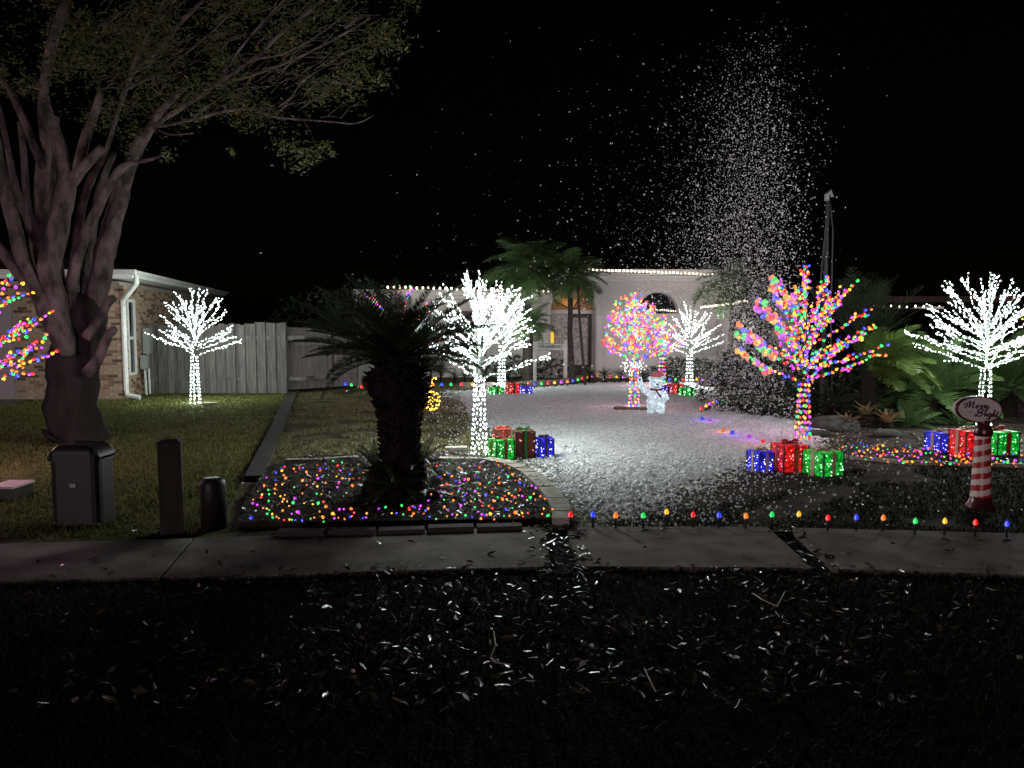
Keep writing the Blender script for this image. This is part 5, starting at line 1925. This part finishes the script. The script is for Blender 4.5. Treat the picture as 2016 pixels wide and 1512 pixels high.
sy = 22.6
s0, s1 = D(1053, 700, sy), D(1113, 700, sy)
sg = thing('town_sign', 'white post and rail sign with a lettered board before the entry palms', 'sign', ((s0.x + s1.x) / 2, sy, 0))
zt = D(1053, 672, sy).z
for x in (s0.x, s1.x):
    MB().box((x, sy, zt / 2), (.10, .10, zt)).build('post', M['white_paint'], sg)
    MB().box((x, sy, zt + .02), (.13, .13, .04), taper=.5).build('finial', M['white_paint'], sg)
z0_, z1_ = D(0, 690, sy).z, D(0, 676, sy).z
bd = MB().box(((s0.x + s1.x) / 2, sy - .03, (z0_ + z1_) / 2), (s1.x - s0.x - .1, .03, z1_ - z0_)).build('board', M['white_paint'], sg)
for z in (z0_ + .012, z1_ - .012):
    MB().box(((s0.x + s1.x) / 2, sy - .05, z), (s1.x - s0.x - .14, .008, .012)).build('border', M['sign_green'], sg)
me = text_mesh('YOU ARE NOW IN BEDFORD FALLS', 1, M['sign_green'], .01)
wtx = max(v.co.x for v in me.vertices) - min(v.co.x for v in me.vertices)
kx = (s1.x - s0.x - .2) / wtx
link('lettering', me, sg, Vector((0, -.052, (z0_ + z1_) / 2)), rot=(PI / 2, 0, 0), scale=(kx, .135, .2))

# Merry and Bright pole
pb = G(1929, 1000)
py_ = pb.y
pk = thing('pole_sign', 'red and white striped pole carrying an oval Merry and Bright sign', 'sign', pb)
ztop = D(1929, 835, py_).z
MB().tube([(pb.x, py_, 0), (pb.x, py_, .02), (pb.x, py_, .05), (pb.x, py_, .09), (pb.x, py_, .11)], [.125, .12, .095, .082, .075], 18).build('base', M['dark_red'], pk, smooth=True)
zp0, zp1 = .10, D(1929, 858, py_).z
NS, NR = 24, 60
st_v = []
mbp = MB()
rad = np.linspace(.082, .062, NR + 1)
mbp.tube([(pb.x, py_, zp0 + (zp1 - zp0) * i / NR) for i in range(NR + 1)], list(rad), NS, mfun=lambda i, j: 0 if ((i * 5.4 / NR - j / NS) % 1) < .5 else 1)
mbp.build('shaft', [M['red_stripe'], M['cream_stripe']], pk, smooth=True)
MB().tube([(pb.x, py_, zp1), (pb.x, py_, zp1 + .03), (pb.x, py_, zp1 + .08), (pb.x, py_, zp1 + .10)], [.07, .078, .066, .05], 16).ball((pb.x, py_, zp1 + .12), (.06, .05, .035), 12, 0, .08).build('collar', M['dark_red'], pk, smooth=True)
oc = D(1927, 806, py_ - .02)
ow, oh = 46 / F * py_, 26.5 / F * py_
tilt = Matrix.Rotation(.06, 3, 'Y')


def oval(w, h, y0, y1, seg=40):
    mb = MB()
    f = [oc + tilt @ Vector((w * math.cos(a), 0, h * math.sin(a))) for a in np.linspace(0, 2 * PI, seg, endpoint=False)]
    A = [p + Vector((0, y0, 0)) for p in f]
    Bk = [p + Vector((0, y1, 0)) for p in f]
    mb.poly(A)
    mb.poly(Bk[::-1])
    for i in range(seg):
        j = (i + 1) % seg
        mb.poly([A[i], Bk[i], Bk[j], A[j]])
    return mb


oval(ow, oh, -.012, .02).build('rim', M['dark_red'], pk)
oval(ow * .93, oh * .90, -.018, -.011).build('board', M['sign_face'], pk)
oval(ow * 1.0, oh * 1.0, .02, .05).build('back_board', M['sign_face'], pk)

# cursive lettering as ribbons along hand drawn strokes; unit = x-height 1, slant applied
GLY = {
    'M': (3.4, [[(-.3, .5), (-.5, .9), (-.1, 1.3), (.35, 1.1), (.4, .5), (.2, 0), (.0, -.1)], [(.35, .4), (.6, 1.4), (1.0, 2.1), (1.15, 1.6), (1.2, .6), (1.3, 0)], [(1.3, 0), (1.7, 1.0), (2.2, 2.1), (2.3, 1.4), (2.35, .5), (2.5, .02), (2.9, .1), (3.3, .5)]]),
    'e': (1.1, [[(0, .35), (.55, .5), (.7, .8), (.5, 1.0), (.2, .75), (.15, .3), (.4, 0), (.75, .1), (1.1, .45)]]),
    'r': (1.0, [[(0, .4), (.2, .9), (.3, 1.1), (.35, .9), (.65, .95), (.55, .4), (.65, .02), (1.0, .4)]]),
    'y': (1.1, [[(0, .5), (.15, 1.0), (.15, .4), (.35, .02), (.7, .4), (.8, 1.0)], [(.8, 1.0), (.7, .2), (.5, -.7), (.15, -1.0), (.0, -.7), (.4, -.3), (1.1, .3)]]),
    'B': (2.3, [[(.6, 2.0), (.5, 1.0), (.2, .1), (-.2, -.1), (-.4, .3), (-.2, .7)], [(-.1, 1.4), (.1, 2.0), (.8, 2.3), (1.6, 2.1), (1.6, 1.5), (1.0, 1.1), (.6, 1.05)], [(1.0, 1.1), (1.7, .95), (1.8, .4), (1.3, -.05), (.7, -.05), (.4, .3)]]),
    'i': (.7, [[(0, .4), (.25, 1.0), (.2, .4), (.35, .02), (.7, .4)], [(.38, 1.45), (.42, 1.55)]]),
    'g': (1.1, [[(.75, .9), (.4, 1.0), (.1, .6), (.2, .1), (.5, .1), (.8, .9)], [(.8, .9), (.75, .1), (.55, -.8), (.15, -1.0), (.05, -.7), (.5, -.25), (1.1, .35)]]),
    'h': (1.1, [[(0, .4), (.4, 1.4), (.5, 2.0), (.3, 2.1), (.2, 1.2), (.15, 0)], [(.15, .3), (.45, .95), (.7, .9), (.65, .3), (.8, .02), (1.1, .4)]]),
    't': (.9, [[(0, .4), (.3, 1.2), (.4, 1.8), (.3, .9), (.3, .2), (.5, .02), (.9, .4)], [(.05, 1.25), (.7, 1.35)]]),
    'a': (1.0, [[(.7, .9), (.4, 1.0), (.1, .6), (.2, .1), (.5, .1), (.75, .9), (.65, .2), (1.0, .3)]]),
    'n': (1.0, [[(0, .4), (.15, 1.0), (.15, 0), (.45, .95), (.65, .8), (.65, .1), (1.0, .3)]]),
    'd': (1.0, [[(.7, .9), (.4, 1.0), (.1, .6), (.2, .1), (.5, .1), (.85, 2.0), (.7, .2), (1.0, .3)]])}


def cursive(word, x, z, u, w, m):
    mb = MB()
    cx_ = 0.0
    for ch in word:
        adv, strokes = GLY[ch]
        for stp in strokes:
            P = [(cx_ + a_ + .25 * b_, b_) for a_, b_ in stp]
            Q = []
            for i in range(len(P) - 1):
                p0, p1, p2, p3 = P[max(i - 1, 0)], P[i], P[i + 1], P[min(i + 2, len(P) - 1)]
                for k_ in range(5):
                    t = k_ / 5
                    Q.append(tuple(.5 * ((2 * p1[d]) + (p2[d] - p0[d]) * t + (2 * p0[d] - 5 * p1[d] + 4 * p2[d] - p3[d]) * t * t + (3 * p1[d] - p0[d] - 3 * p2[d] + p3[d]) * t ** 3) for d in (0, 1)))
            Q.append(P[-1])
            for i in range(len(Q) - 1):
                a_, b_ = Vector(Q[i]), Vector(Q[i + 1])
                d = b_ - a_
                if d.length < 1e-6:
                    continue
                thick = w * (1.35 if d.y < 0 else .7)
                nn = Vector((-d.y, d.x)).normalized() * thick
                e = d.normalized() * w * .3
                quad = [a_ - nn - e, b_ - nn + e, b_ + nn + e, a_ + nn - e]
                mb.poly([oc + tilt @ Vector((x + q.x * u, -.020 - .00002 * (i % 7), z + q.y * u)) for q in quad])
        cx_ += adv
    return mb.build('lettering', m, pk)


u = oh * .235
cursive('Merry', -ow * .66, oh * .10, u, .17, M['sign_ink'])
cursive('and', -ow * .52, -oh * .32, u * .5, .10, mat('faded_ink', (.35, .28, .30), .6))
cursive('Bright', -ow * .17, -oh * .48, u, .17, M['sign_ink'])

print('objects', len(bpy.data.objects), 'tris', sum(len(m.polygons) for m in bpy.data.meshes))
